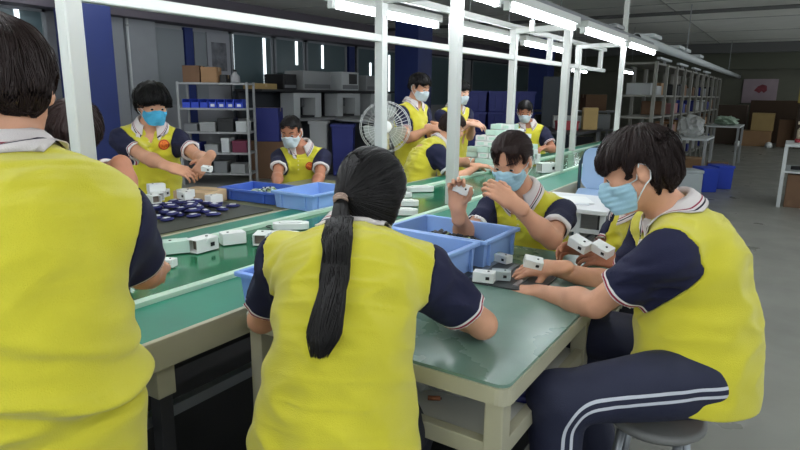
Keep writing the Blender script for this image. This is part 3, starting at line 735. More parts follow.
for i, (x, y, h_, l) in enumerate(((-1.02, 10.25, .36, 'bright blue bin on the floor next to the white foam box'), (-.86, 10.75, .36, 'bright blue bin on the floor behind another, by the aisle'))):
    t = thing('floor_bin', l, 'bin', (x, y, 0), RA, 'bright blue bins by the aisle'); MB().box((-.12, -.17, 0), (.12, .17, h_), .012, taper=.93).obj('tub', m_bluebox, t); MB().box((-.13, -.18, h_ - .03), (.13, .18, h_ + .01), .005).obj('rim', m_bluebox, t)
# right-hand rack with carton
t = thing('display_stand', 'pale stand with a dark open shelf at the right edge, carton below', 'stand', (.27, 9.75, 0), 0)
MB().box((-.31, -.45, .80), (.45, .45, .835), .004).obj('top', m_machine_w, t)
MB().box((-.31, -.45, .46), (.45, .45, .485)).obj('shelf', m_machine_w, t)
for x in (-.29, .43):
    for y in (-.43, .43): MB().box((x - .022, y - .022, 0), (x + .022, y + .022, .80)).obj('leg', m_machine_w, t)
carton('large brown carton under the pale stand at the right edge', (.33, 9.72, 0), (.58, .74, .44), 0, m_carton_d)
for i, (x, y) in enumerate(((.15, 9.5), (.38, 9.45), (.3, 9.9))):
    t = thing('hand_tool', 'black tool lying on the shelf of the pale stand, %s' % ('left', 'right', 'behind')[i], 'tool', (x, y, .486), i * .8, 'black tools on the pale stand'); MB().tube([(-.09, 0, .03), (.06, 0, .03)], .026, 10).obj('body', m_black, t); MB().box((.02, -.015, .03), (.05, .015, .12), .005).obj('handle', m_black, t)
t = thing('spray_bottle', 'pale bottle with a red foot standing on the pale stand at the right', 'bottle', (.12, 9.75, .836)); MB().lathe([(0, 0), (.06, 0), (.06, .05), (0, .05)]).obj('foot', m_red, t)
MB().lathe([(.045, .05), (.045, .17), (.018, .21), (.018, .24), (0, .24)]).obj('body', mat('bottle_cream', (190, 176, 150), .5), t); MB().box((-.05, -.015, .24), (.03, .015, .28), .006).obj('trigger', mat('bottle_cream', (190, 176, 150), .5), t)
t = thing('red_tray', 'flat red tray beside the pale bottle on the right stand', 'tray', (.34, 9.65, .836)); MB().box((-.1, -.14, 0), (.1, .14, .03), .006).obj('base', m_red, t); MB().box((-.11, -.15, .025), (.11, .15, .035), .003).obj('rim', m_red, t)
# far stack of cartons and dark pallets, poster
for i, (x, y, z, s, m, l) in enumerate(((-.86, 21.2, .0, (.78, .6, .46), m_carton, 'wide brown carton low in the far aisle'), (-.74, 21.2, .464, (.58, .5, .52), m_carton_y, 'straw carton standing on the wide one in the far aisle'), (-.12, 21.4, 0, (.40, .6, .8), m_carton_d, 'dark carton to the right of the far carton stack'),
        (.5, 21.2, 0, (.8, .8, 1.25), mat('pallet_dark', (70, 58, 48), .9), 'dark wrapped load at the right end of the far aisle'), (-1.6, 21.6, 0, (.8, .8, 1.2), mat('pallet_dark', (70, 58, 48), .9), 'dark wrapped load left of the far carton stack'), (-.5, 22.95, 0, (1.4, .7, 1.35), mat('load_brown', (84, 66, 52), .9), 'long dark load behind the far carton stack'), (.45, 21.2, 1.252, (.7, .5, .2), m_carton_d, 'flat carton on the dark load at the right end of the far aisle'))):
    carton(l, (x, y, z), s, 0, m)
for i, (x, l) in enumerate(((-1.3, 'left'), (-.5, 'right'))):
    t = thing('wheel_stop', 'small white round stop on the floor before the far cartons, %s one' % l, 'stop', (x, 20.7, 0), 0, 'white stops'); MB().lathe([(0, 0), (.09, 0), (.1, .06), (.07, .14), (0, .16)]).obj('dome', m_wplast, t)
t = thing('poster', 'large pale pink poster with a red picture on the far wall', 'poster', (-1.05, 23.97, 1.25))
MB().box((-.52, -.02, 0), (.50, .0, .80), .004).obj('sheet', mat('poster_pink', (176, 158, 164), .7, var=.06, vscale=4), t)
b = MB().prism([(-.18, .42), (-.08, .56), (.05, .62), (.18, .58), (.2, .42), (.12, .34), (.05, .40), (-.02, .33), (-.1, .38)], 0, .004, Matrix(((1, 0, 0, 0), (0, 0, -1, -.022), (0, 1, 0, 0), (0, 0, 0, 1)))); b.obj('picture', mat('poster_red', (140, 66, 74), .7, var=.3, vscale=12), t)
t = thing('hanging_sign', 'small yellow sign panel on the far load at right', 'sign', (.18, 20.7, 1.3)); MB().box((-.12, -.01, 0), (.12, .01, .5), .004).obj('panel', mat('sign_yellow', (170, 150, 70), .6), t); MB().box((-.015, -.01, -.1), (.015, .01, 0)).obj('post', m_dark, t)

# white desk and pale blue chair behind the girl
t = thing('white_desk', 'white desk with a grey frame between the girl and the man in profile', 'desk', (-1.11, 3.82, 0), math.radians(0))
MB().box((-.26, -.27, .725), (.26, .30, .752), .005).obj('top', mat('desk_white', (214, 216, 216), .4), t)
for x in (-.23, -.08, .08, .23): MB().box((x - .014, -.24, 0), (x + .014, -.212, .725)).obj('leg', m_machine_w, t)
for x in (-.23, .23): MB().box((x - .014, .25, 0), (x + .014, .278, .725)).obj('leg', m_machine_w, t)
for z in (.25, .6): MB().box((-.23, -.235, z), (.23, -.217, z + .025)).obj('rail', m_machine_w, t)
MB().box((-.24, -.21, .2), (.24, .26, .22)).obj('low_shelf', m_machine, t)
t = thing('paper_stack', 'loose papers lying on the white desk', 'papers', (-1.13, 3.8, .753), .3); MB().box((-.1, -.14, 0), (.1, .14, .008), .001).obj('sheet', m_label, t); MB().box((-.09, -.12, .0085), (.11, .13, .011), .001, RZ(.2)).obj('sheet', m_wplast, t)
t = thing('chair', 'pale blue chair with a dark rounded frame behind the white desk', 'chair', (-1.12, 4.55, 0), math.radians(12))
b = MB().prism(rrect(-.185, .185, -.16, .16, .07), .0, .025, TR(0, .20, .865) @ Matrix.Rotation(math.radians(80), 4, 'X')); b.obj('backrest', mat('chair_pale_blue', (142, 168, 200), .5), t)
b = MB().prism(rrect(-.20, .20, -.19, .19, .06), .68, .71); b.obj('seat', mat('chair_pale_blue', (142, 168, 200), .5), t)
b = MB().tube([(-.2, .17, .0), (-.2, .17, .70), (-.205, .20, .90), (-.17, .225, 1.0), (-.08, .232, 1.035), (.08, .232, 1.035), (.17, .225, 1.0), (.205, .20, .90), (.2, .17, .70), (.2, .17, 0)], .013, 8); b.obj('back_frame', mat('chair_frame_dark', (30, 56, 66), .4), t)
for x in (-.19, .19): MB().tube([(x, -.16, .69), (x, -.19, 0)], .013, 8).obj('leg', mat('chair_frame_dark', (30, 56, 66), .4), t)

# ------------------------------------------------------------------ people: implicit bodies meshed by surface nets
def V3(*a): return np.array(a, float)
def nrm(v):
    v = np.asarray(v, float); return v / (np.linalg.norm(v) + 1e-12)
_rs = np.random.RandomState(7)
_LAT = _rs.rand(32, 32, 32).astype(np.float32)
def vnoise(P):
    i = np.floor(P).astype(int); f = P - i; f = f * f * (3 - 2 * f); i &= 31; j = (i + 1) & 31
    L = _LAT
    x, y, z = f[:, 0], f[:, 1], f[:, 2]
    a = L[i[:, 0], i[:, 1], i[:, 2]] * (1 - x) + L[j[:, 0], i[:, 1], i[:, 2]] * x
    b = L[i[:, 0], j[:, 1], i[:, 2]] * (1 - x) + L[j[:, 0], j[:, 1], i[:, 2]] * x
    c = L[i[:, 0], i[:, 1], j[:, 2]] * (1 - x) + L[j[:, 0], i[:, 1], j[:, 2]] * x
    d = L[i[:, 0], j[:, 1], j[:, 2]] * (1 - x) + L[j[:, 0], j[:, 1], j[:, 2]] * x
    return (a * (1 - y) + b * y) * (1 - z) + (c * (1 - y) + d * y) * z - 0.5
def smin(a, b, k):
    h = np.maximum(k - np.abs(a - b), 0) / k
    return np.minimum(a, b) - h * h * k * 0.25
def smax(a, b, k): return -smin(-a, -b, k)
def rcone(P, a, b, r1, r2):
    ba = b - a; pa = P - a
    t = np.clip(pa @ ba / (ba @ ba), 0, 1)
    return np.linalg.norm(pa - t[:, None] * ba, axis=1) - (r1 + (r2 - r1) * t)
def ellip(P, c, r):
    q = P - np.asarray(c); r = np.asarray(r)
    k0 = np.linalg.norm(q / r, axis=1); k1 = np.linalg.norm(q / (r * r), axis=1)
    return np.where(k1 > 1e-6, k0 * (k0 - 1) / np.maximum(k1, 1e-6), -r.min())
def rbox(P, c, hsz, r):
    q = np.abs(P - np.asarray(c)) - np.asarray(hsz) + r
    return np.linalg.norm(np.maximum(q, 0), axis=1) + np.minimum(q.max(axis=1), 0) - r

def polygonize(f, lo, hi, h, smooth=1, safe=1.6):
    lo = np.asarray(lo, float); hi = np.asarray(hi, float)
    B = 8
    nb = np.maximum(1, np.ceil((hi - lo) / (h * B)).astype(int))
    n = nb * B + 1
    bc = np.stack(np.meshgrid(*[np.arange(k) for k in nb], indexing='ij'), -1).reshape(-1, 3)
    cen = lo + (bc * B + B / 2) * h
    v = f(cen)
    act = np.abs(v) < h * B * 0.5 * 1.7321 * safe
    D = np.empty(n, np.float32)
    for c, val in zip(bc, v):
        D[c[0] * B:(c[0] + 1) * B + 1, c[1] * B:(c[1] + 1) * B + 1, c[2] * B:(c[2] + 1) * B + 1] = 1.0 if val > 0 else -1.0
    bl = bc[act]
    if len(bl) == 0: return np.zeros((0, 3)), np.zeros((0, 4), int)
    off = np.stack(np.meshgrid(*[np.arange(B + 1)] * 3, indexing='ij'), -1).reshape(-1, 3)
    CH = 200
    for s in range(0, len(bl), CH):
        idx = (bl[s:s + CH, None, :] * B + off[None]).reshape(-1, 3)
        D[idx[:, 0], idx[:, 1], idx[:, 2]] = f(lo + idx * h)
    ins = D < 0
    nc = n - 1
    keys, pts, quads = [], [], []
    strides = np.array([nc[1] * nc[2], nc[2], 1])
    for ax in range(3):
        o1, o2 = [(1, 2), (2, 0), (0, 1)][ax]
        sl0 = [slice(None)] * 3; sl1 = [slice(None)] * 3
        sl0[ax] = slice(0, -1); sl1[ax] = slice(1, None)
        a, b = ins[tuple(sl0)], ins[tuple(sl1)]
        e = np.argwhere(a != b)
        if len(e) == 0: continue
        m = (e[:, o1] > 0) & (e[:, o2] > 0) & (e[:, o1] < nc[o1]) & (e[:, o2] < nc[o2])
        e = e[m]
        e2 = e.copy(); e2[:, ax] += 1
        va = D[e[:, 0], e[:, 1], e[:, 2]]; vb = D[e2[:, 0], e2[:, 1], e2[:, 2]]
        t = va / (va - vb)
        p = e.astype(float); p[:, ax] += t
        flip = va < 0
        cs = []
        for d1, d2 in ((-1, -1), (0, -1), (0, 0), (-1, 0)):
            c = e.copy(); c[:, o1] += d1; c[:, o2] += d2
            k = c @ strides; cs.append(k); keys.append(k); pts.append(p)
        q = np.stack(cs, 1)
        q[~flip] = q[~flip][:, ::-1]
        quads.append(q)
    if not keys: return np.zeros((0, 3)), np.zeros((0, 4), int)
    keys = np.concatenate(keys); pts = np.concatenate(pts); quads = np.concatenate(quads)
    uk, inv = np.unique(keys, return_inverse=True)
    cnt = np.bincount(inv)
    ver = np.stack([np.bincount(inv, pts[:, i]) / cnt for i in range(3)], 1)
    F = np.searchsorted(uk, quads)
    for _ in range(smooth):
        ed = np.concatenate([F[:, [0, 1]], F[:, [1, 2]], F[:, [2, 3]], F[:, [3, 0]]])
        acc = np.stack([np.bincount(ed[:, 0], ver[ed[:, 1], i], len(ver)) + np.bincount(ed[:, 1], ver[ed[:, 0], i], len(ver)) for i in range(3)], 1)
        dg = np.bincount(ed[:, 0], minlength=len(ver)) + np.bincount(ed[:, 1], minlength=len(ver))
        ver = ver * 0.45 + 0.55 * acc / np.maximum(dg, 1)[:, None]
    return lo + ver * h, F

def mesh_obj(name, Vt, F, mats, parent=None, attrs=None, mindex=None, smooth=True):
    me = bpy.data.meshes.new(name)
    Vt = np.asarray(Vt, np.float32)
    me.vertices.add(len(Vt)); me.vertices.foreach_set('co', Vt.ravel())
    F = np.asarray(F, np.int32); k = F.shape[1]
    me.loops.add(F.size); me.loops.foreach_set('vertex_index', F.ravel())
    me.polygons.add(len(F)); me.polygons.foreach_set('loop_start', np.arange(len(F), dtype=np.int32) * k)
    me.update(calc_edges=True)
    me.polygons.foreach_set('use_smooth', np.full(len(F), smooth))
    for m in (mats if isinstance(mats, (list, tuple)) else [mats]): me.materials.append(m)
    if mindex is not None: me.polygons.foreach_set('material_index', np.asarray(mindex, np.int32))
    for nme, vals in (attrs or {}).items():
        a = me.attributes.new(nme, 'FLOAT', 'POINT'); a.data.foreach_set('value', np.asarray(vals, np.float32))
    me.validate(); me.update()
    o = bpy.data.objects.new(name, me); COL.objects.link(o)
    if parent is not None: o.parent = parent
    return o

def ik(a, b, l1, l2, pole):
    d = b - a; L = np.linalg.norm(d); u = d / L
    L = min(L, (l1 + l2) * 0.995)
    x = (l1 * l1 - l2 * l2 + L * L) / (2 * L)
    y = math.sqrt(max(l1 * l1 - x * x, 1e-6))
    pv = pole - u * (pole @ u); pv = nrm(pv)
    return a + u * x + pv * y

M_SKIN = lambda n, c: mat('skin_' + n, c, 0.55, var=0.08, vscale=14, bump=0.06, bscale=150, spec=0.4)
YEL = (203, 194, 34)
NAVY = (17, 20, 54)
WHT = (226, 222, 220)
RED = (150, 34, 58)
m_yellow = mat('yellow_pique', YEL, 0.85, var=0.05, vscale=5, bump=0.3, bscale=420, sheen=0.25)
m_sleeve = band_mat('navy_sleeve_striped', NAVY, 'hem', (0, 0.06), [(0, WHT), (0.006, RED), (0.0125, WHT), (0.019, NAVY)])
m_sleeve_white = band_mat('navy_sleeve_white_hem', NAVY, 'hem', (0, 0.06), [(0, WHT), (0.022, NAVY)])
m_trouser = band_mat('navy_tracksuit_striped', (26, 30, 56), 'lateral', (0, 0.06), [(0, (26, 30, 56)), (0.007, (200, 203, 212)), (0.016, (26, 30, 56))], rough=0.7)
m_trouser_plain = mat('dark_trouser_cloth', (24, 26, 40), 0.8, bump=0.2, bscale=300)
m_collar = [mat('collar_white', (214, 206, 204), 0.85, bump=0.3, bscale=400), mat('collar_red', (140, 36, 60), 0.85), mat('collar_dark', (34, 26, 44), 0.85)]
m_hair = mat('hair_black', (17, 14, 14), 0.5, spec=0.3)
m_hair_b = mat('hair_dark_brown', (42, 30, 28), 0.5, spec=0.3)
m_hair_w = mat('hair_soft_brown', (44, 28, 25), 0.5, spec=0.3)
m_mask = mat('mask_pale_blue', (158, 196, 212), 0.8, bump=0.1, bscale=300)
m_mask_c = mat('mask_cyan', (70, 168, 206), 0.8, bump=0.1, bscale=300)
m_mask_w = mat('mask_grey_white', (188, 202, 208), 0.8, bump=0.1, bscale=300)
m_loop = mat('mask_loop_white', (226, 230, 230), 0.7)
m_eye = mat('eye_white', (214, 208, 202), 0.3)
m_iris = mat('eye_iris_dark', (28, 20, 18), 0.2)
m_shoe = mat('shoe_black', (30, 30, 34), 0.5)
m_button = mat('button_pearl', (224, 214, 150), 0.35)
m_logo = [mat('emblem_orange', (226, 120, 30), 0.7), mat('emblem_red', (176, 44, 34), 0.7)]

# ---- head in its own frame: x right, y forward, z up; origin mid height
def head_field(L):
    d = ellip(L, (0, -.012, .036), (.076, .097, .078))
    d = smin(d, ellip(L, (0, .028, -.04), (.058, .062, .074)), .03)
    ax = np.abs(L[:, 0]); S = np.stack([ax, L[:, 1], L[:, 2]], 1)
    d = smin(d, rcone(S, V3(.056, .0, -.045), V3(.016, .062, -.094), .018, .017), .03)
    d = smin(d, rcone(S, V3(.012, .08, .02), V3(.044, .066, .02), .010, .010), .014)
    d = smin(d, rcone(S, V3(.040, .062, -.028), V3(.044, .055, -.035), .022, .02), .02)
    d = smin(d, rcone(L, V3(0, .082, .006), V3(0, .102, -.032), .007, .011), .014)
    d = smin(d, rcone(S, V3(0.0, .094, -.038), V3(.012, .09, -.038), .009, .008), .01)
    d = smin(d, rcone(S, V3(0.0, .083, -.062), V3(.018, .078, -.062), .008, .005), .008)
    d = smin(d, rcone(S, V3(0.0, .082, -.072), V3(.016, .077, -.071), .008, .005), .006)
    d = smax(d, -(np.linalg.norm(S - V3(.031, .096, .0), axis=1) - .014), .012)
    d = smin(d, rcone(S, V3(.018, .077, .004), V3(.044, .070, .003), .0065, .006), .006)
    lid = np.maximum(np.linalg.norm(S - V3(.031, .0745, .001), axis=1) - .0134, -.0035 - L[:, 2] + .0)
    d = smin(d, lid, .004)
    ear = ellip((S - V3(.080, -.012, -.008)) @ np.array([[.94, .34, 0], [-.34, .94, 0], [0, 0, 1.]]), (0, 0, 0), (.011, .020, .033))
    ear = smax(ear, -(np.linalg.norm(S - V3(.098, -.006, -.004), axis=1) - .014), .006)
    return smin(d, ear, .008)

def hair_cut(L, st):
    """hair cap in head frame"""
    ax = np.abs(L[:, 0]); S = np.stack([ax, L[:, 1], L[:, 2]], 1)
    v = st.get('vol', 0.012)
    r = (.080 + v, .100 + v, .082 + v)
    d = ellip(L, (0, -.014, .034), r)
    d = smin(d, ellip(L, (0, -.05, -.02), (.070 + v * .6, .052 + v, .06)), .03)
    if 'back' in st: d = smin(d, ellip(L, st['back'][0], st['back'][1]), .03)
    d = d + vnoise(L * np.array([60, 60, 22]) + 5) * st.get('rough', .008)
    # face opening, side burns, nape, ears
    fz = st.get('fringe', .055)
    face = np.minimum(L[:, 1] - (.028 + .15 * np.maximum(L[:, 2], 0)), fz + .010 * np.cos(L[:, 0] * 60) - L[:, 2])
    side = np.minimum(L[:, 1] - st.get('sidey', -.012), -.004 - L[:, 2])
    low = st.get('nape', -.070) - L[:, 2] + np.maximum(0, L[:, 1] + .02) * st.get('lowslope', .9)
    d = smax(d, face, .010); d = smax(d, side, .010); d = smax(d, low, .03)
    if st.get('ears', True):
        d = smax(d, -(ellip(S, (.096, -.006, -.012), (.040, .030, .040))), .006)
    return d

def grad(f, P, e=.002):
    g = np.stack([f(P + np.eye(3)[i] * e) - f(P - np.eye(3)[i] * e) for i in range(3)], 1)
    return g / (np.linalg.norm(g, axis=1, keepdims=True) + 1e-9)

def strand_mesh(paths, r0, r1, n=3):
    """paths: S x K x 3 -> thin tapered strands"""
    S, K, _ = paths.shape
    T = np.gradient(paths, axis=1); T /= (np.linalg.norm(T, axis=2, keepdims=True) + 1e-9)
    ref = np.where(np.abs(T[..., 2:3]) > .9, np.array([1., 0, 0]), np.array([0, 0, 1.]))
    X = np.cross(ref, T); X /= (np.linalg.norm(X, axis=2, keepdims=True) + 1e-9); Y = np.cross(T, X)
    rr = (r0 + (r1 - r0) * np.linspace(0, 1, K) ** 2)[None, :, None]
    vs = np.stack([paths + rr * (X * math.cos(2 * math.pi * k / n) + Y * math.sin(2 * math.pi * k / n)) for k in range(n)], 2)
    base = np.arange(S * K * n).reshape(S, K, n)
    q = np.stack([base[:, :-1, :], np.roll(base, -1, 2)[:, :-1, :], np.roll(base, -1, 2)[:, 1:, :], base[:, 1:, :]], -1).reshape(-1, 4)
    return vs.reshape(-1, 3), q

def strands(f, st, count, rnd, steps=9, step=.012):
    """hair locks running over the cap field f from the crown down, or back to a tie point"""
    u = rnd.rand(count * 3, 3) * 2 - 1
    u /= np.linalg.norm(u, axis=1, keepdims=True)
    P = u * np.array([.1, .12, .1]) + np.array([0, -.014, .03])
    for _ in range(3): P = P - grad(f, P) * f(P)[:, None]
    P = P[np.abs(f(P)) < .003][:count]
    lift = rnd.rand(len(P)) ** 2 * st.get('lift', .005)
    crown = np.array(st.get('crown', (0, -.05, .115)))
    tie = st.get('tie')
    out = [P]
    for k in range(steps):
        g = grad(f, P)
        if tie is not None:
            d = np.asarray(tie) - P
        else:
            d = (P - crown) * np.array([1, 1, .3]); d = d / (np.linalg.norm(d, axis=1, keepdims=True) + 1e-6)
            d = d + np.array([0, 0, -.7]) + st.get('sweep', np.zeros(3)) + (rnd.rand(len(P), 3) - .5) * st.get('messy', .25)
        d = d - g * np.sum(d * g, 1, keepdims=True)
        d /= (np.linalg.norm(d, axis=1, keepdims=True) + 1e-6)
        P = P + d * step
        P = P - grad(f, P) * (f(P) - .001 - lift * min(1, (k + 1) / 4))[:, None] * (1.0 if k < steps - 3 or tie is not None else .5)
        out.append(P)
    paths = np.stack(out, 1)
    return paths

def frame_from(look, up):
    y = nrm(look); x = nrm(np.cross(y, up)); z = np.cross(x, y)
    return np.stack([x, y, z], 1)          # columns = axes

def hand_fn(W, d, n, side, curl, spread=1.0, s=1.0, thumb=0.35):
    d = nrm(d); n = nrm(n - d * (n @ d)); t = np.cross(d, n) * (-1 if side > 0 else 1)
    R = np.stack([t, d, n], 1)
    segs = []
    spec = [(.028, .086, (.042, .025, .021)), (.0095, .091, (.046, .029, .022)), (-.0095, .087, (.042, .027, .021)), (-.027, .078, (.033, .021, .019))]
    for i, (x, y, ls) in enumerate(spec):
        c = curl[i] if isinstance(curl, (list, tuple)) else curl
        p = V3(x, y, 0); a = 0.0
        fx = (x * 3.0) * spread
        segs.append((V3(x * .6, .03, 0), p, .0115, .0105))
        for j, l in enumerate(ls):
            a += c * (0.8, 1.0, .7)[j]
            q = p + l * V3(fx * math.cos(a), math.cos(a), -math.sin(a))
            segs.append((p, q, .0092 - .0009 * j, .0084 - .0009 * j)); p = q
    tb = V3(.018, .02, -.006); t1 = tb + .045 * nrm(V3(.75, .65, -.25 - thumb)); t2 = t1 + .032 * nrm(V3(.35, .9, -.2 - thumb)); t3 = t2 + .024 * nrm(V3(.1, .95, -.2 - thumb))
    tsegs = [(tb, t1, .0155, .011), (t1, t2, .0105, .0095), (t2, t3, .0095, .008)]
    def f(P):
        L = (P - W) @ R / s
        q = L * np.array([1, 1, 1.75])
        r = rcone(q, V3(0, -.05, 0), V3(0, .01, 0), .031, .030) / 1.6
        r = smin(r, rbox(L, (0, .045, 0), (.037, .042, .0125), .011), .018)
        fg = None
        for a, b, r1, r2 in segs:
            e = rcone(L, a, b, r1, r2); fg = e if fg is None else np.minimum(fg, e)
        r = smin(r, fg, .006)
        for a, b, r1, r2 in tsegs: r = smin(r, rcone(L, a, b, r1, r2), .008)
        return r * s
    ext = .215 * s
    return f, W - ext, W + ext, R

def person(name, label, p, st):
    """p: pose in world metres; st: looks. Returns the body object (top level)."""
    rnd = np.random.RandomState(st.get('seed', 1))
    h = st.get('h', .008)
    sc = st.get('scale', 1.0)
    Fd = nrm(V3(*p['face'], 0)); side = np.cross(Fd, V3(0, 0, 1))
    pel, neck, headc = map(lambda k: V3(*p[k]), ('pelvis', 'neck', 'head'))
    sd2 = p.get('twist')
    sideU = side if sd2 is None else np.cross(nrm(V3(*sd2, 0)), V3(0, 0, 1))
    FdU = Fd if sd2 is None else nrm(V3(*sd2, 0))
    root_xy = V3(pel[0], pel[1], 0)
    bend = V3(*p['ctl']) if 'ctl' in p else (pel + neck) / 2 - Fd * .03 + V3(0, 0, .02)
    low = pel - V3(0, 0, .10 * sc)
    ts = np.linspace(0, 1, 15)
    ctl = 2 * bend - (low + neck) / 2
    sp = ((1 - ts) ** 2)[:, None] * low + (2 * ts * (1 - ts))[:, None] * ctl + (ts ** 2)[:, None] * neck
    slen = np.linalg.norm(np.diff(sp, axis=0), axis=1).sum()
    tan = np.gradient(sp, axis=0); tan /= np.linalg.norm(tan, axis=1, keepdims=True)
    sdv = side[None] * (1 - ts[:, None]) + sideU[None] * ts[:, None]
    sdv = sdv - tan * np.sum(sdv * tan, 1, keepdims=True); sdv /= np.linalg.norm(sdv, axis=1, keepdims=True)
    fr = np.cross(tan, sdv) * -1
    fr = np.where(np.sum(fr * Fd, 1, keepdims=True) < 0, -fr, fr)
    wd = st.get('width', 1.0) * sc
    U = np.array([0, .15, .32, .45, .7, .84, .93, 1.0])
    A = np.array([.150, .170, .155, .142, .158, .160, .118, .060]) * wd
    Bd = np.array([.105, .118, .108, .102, .118, .104, .076, .058]) * wd * st.get('depth', 1.0)
    CA = np.array([.186, .196, .188, .180, .180, .170, .122, .066]) * wd
    CB = np.array([.140, .142, .140, .136, .138, .116, .083, .062]) * wd * st.get('depth', 1.0)
    if 'cloth_a' in st: CA = CA + np.interp(U, *st['cloth_a'])
    if 'cloth_b' in st: CB = CB + np.interp(U, *st['cloth_b'])
    def loft_uv(P):
        best = np.full(len(P), 1e9); bu = np.zeros(len(P)); bv = np.zeros((len(P), 3))
        for i in range(len(ts) - 1):
            a, b = sp[i], sp[i + 1]; ba = b - a; pa = P - a
            t = np.clip(pa @ ba / (ba @ ba), 0, 1)
            v = pa - t[:, None] * ba; dd = np.einsum('ij,ij->i', v, v)
            m = dd < best
            best = np.where(m, dd, best); bu = np.where(m, ts[i] + t * (ts[1]), bu); bv = np.where(m[:, None], v, bv)
        return bu, bv
    def loft(P, a_, b_, cap, open_low=False):
        u, v = loft_uv(P)
        k = u * 14; i = np.clip(k.astype(int), 0, 13); w = (k - i)[:, None]
        sv = sdv[i] * (1 - w) + sdv[i + 1] * w; fv = fr[i] * (1 - w) + fr[i + 1] * w
        x = np.einsum('ij,ij->i', v, sv); y = np.einsum('ij,ij->i', v, fv)
        al = np.sqrt(np.maximum(np.einsum('ij,ij->i', v, v) - x * x - y * y, 0))
        al0 = al
        if open_low: al = np.where(u <= 1e-6, 0, al)
        a = np.interp(u, U, a_); b = np.interp(u, U, b_)
        xa, yb, ac = x / a, y / b, al / cap
        k0 = np.sqrt(xa * xa + yb * yb + ac * ac)
        k1 = np.sqrt((xa / a) ** 2 + (yb / b) ** 2 + (ac / cap) ** 2)
        dd_ = np.where(k1 > 1e-5, k0 * (k0 - 1) / np.maximum(k1, 1e-5), -np.minimum(a, b))
        if open_low: dd_ = np.where(u <= 1e-6, np.maximum(dd_, al0 - .04 - max(.03, -st.get('hem', 0))), dd_)
        return dd_, u, x, y
    # limbs
    tu = nrm(neck - bend)
    shw = st.get('shoulder', .168) * sc
    sh, el, wr = {}, {}, {}
    for s_, k in ((1, 'R'), (-1, 'L')):
        o = p.get('sh' + k, (0, 0, 0))
        sh[k] = neck + sideU * s_ * shw - tu * st.get('drop', .082) + FdU * o[0] + V3(0, 0, 1) * o[1] + sideU * s_ * o[2]
        wr[k] = V3(*p['wr' + k])
        el[k] = ik(sh[k], wr[k], .285 * sc, .25 * sc, V3(*p.get('pole' + k, tuple(-FdU * .3 + sideU * s_ * .5 - V3(0, 0, 1)))))
        if 'el' + k in p: el[k] = sh[k] + nrm(V3(*p['el' + k]) - sh[k]) * .285 * sc
        dist = np.linalg.norm(wr[k] - el[k])
        wr[k] = el[k] + (wr[k] - el[k]) / dist * .25 * sc
    hip, kn, an = {}, {}, {}
    for s_, k in ((1, 'R'), (-1, 'L')):
        hip[k] = pel + side * s_ * .09 * sc
        kn[k] = V3(*p['kn' + k]); an[k] = V3(*p['an' + k])
    arm_r = st.get('arm', 1.0)
    def arm_f(P, k):
        d = rcone(P, sh[k], el[k], .050 * arm_r, .039 * arm_r)
        mid = el[k] * .72 + wr[k] * .28
        d = smin(d, rcone(P, el[k], mid, .037 * arm_r, .0415 * arm_r), .02)
        d = smin(d, rcone(P, mid, wr[k], .0415 * arm_r, .0265 * arm_r), .03)
        return d
    def leg_f(P, k, o=0.0, o2=0.0):
        d = rcone(P, hip[k], kn[k], .082 * sc + o, .056 * sc + o)
        d = smin(d, rcone(P, kn[k], an[k], .054 * sc + o, .038 * sc + o2), .03)
        return d
    R = frame_from(V3(*p['look']), V3(*p.get('up', (0, 0, 1))))
    hs = st.get('head', 1.0)
    def toH(P): return (P - headc) @ R / hs
    neck_top = headc + R @ V3(0, -.022, -.055) * hs
    nb = neck - tu * .02
    def neck_f(P): return rcone(P, nb, neck_top, .060 * sc, .053 * sc)
    def body_f(P):
        d = loft(P, A, Bd, .05)[0]
        d = smin(d, neck_f(P), .05)
        for k in 'RL':
            s_ = 1 if k == 'R' else -1
            d = smin(d, rcone(P, neck + sideU * s_ * .05 - tu * .03, sh[k], .05, .052), .04)
            d = smin(d, arm_f(P, k), .03)
            d = smin(d, leg_f(P, k), .04)
            ft = an[k] + nrm(V3(*p.get('toe' + k, tuple(Fd)))) * .15 - V3(0, 0, .045)
            d = smin(d, rcone(P, an[k] - V3(0, 0, .03), ft, .038, .028), .03)
        return smin(d, head_field(toH(P)) * hs, .025)
    allp = np.stack([low, neck, headc + V3(0, 0, .13), headc - V3(.13, .13, 0), headc + V3(.13, .13, 0), *sh.values(), *el.values(), *wr.values(), *kn.values(), *an.values()])
    lo, hi = allp.min(0) - .23, allp.max(0) + .23
    lo[2] = max(lo[2], -.01)
    hi[2] = max(headc[2] + .16, allp[:, 2].max() + .1)
    skin = M_SKIN(st.get('tone', 'warm'), {'warm': (206, 152, 122), 'pale': (224, 176, 150), 'tan': (176, 118, 90), 'brown': (150, 100, 80)}[st.get('tone', 'warm')])
    Vb, Fb = polygonize(body_f, lo, hi, h)
    vs, fs = [Vb], [Fb]; off = len(Vb)
    hands = {}
    for s_, k in ((1, 'R'), (-1, 'L')):
        if p.get('hand' + k) is None: continue
        hd, hn, cu = p['hand' + k]
        fn, l2, h2, Rh = hand_fn(wr[k] + nrm(wr[k] - el[k]) * .008, V3(*hd), V3(*hn), s_, cu, s=st.get('hand', 1.0), thumb=p.get('thumb' + k, .35))
        def fh(P, fn=fn, k=k):
            return smin(fn(P), rcone(P, wr[k] - nrm(wr[k] - el[k]) * .05, wr[k], .030 * arm_r, .0265 * arm_r), .015)
        Vh, Fh = polygonize(fh, l2, h2, st.get('hh', max(.003, h * .5)), smooth=1)
        vs.append(Vh); fs.append(Fh + off); off += len(Vh); hands[k] = (wr[k], Rh)
    body = mesh_obj(name, np.concatenate(vs) - root_xy, np.concatenate(fs), skin)
    body.location = root_xy
    tag(body, label, 'person', st.get('group'))
    # ------------------------------------------------ polo shirt
    cut, ad = {}, {}
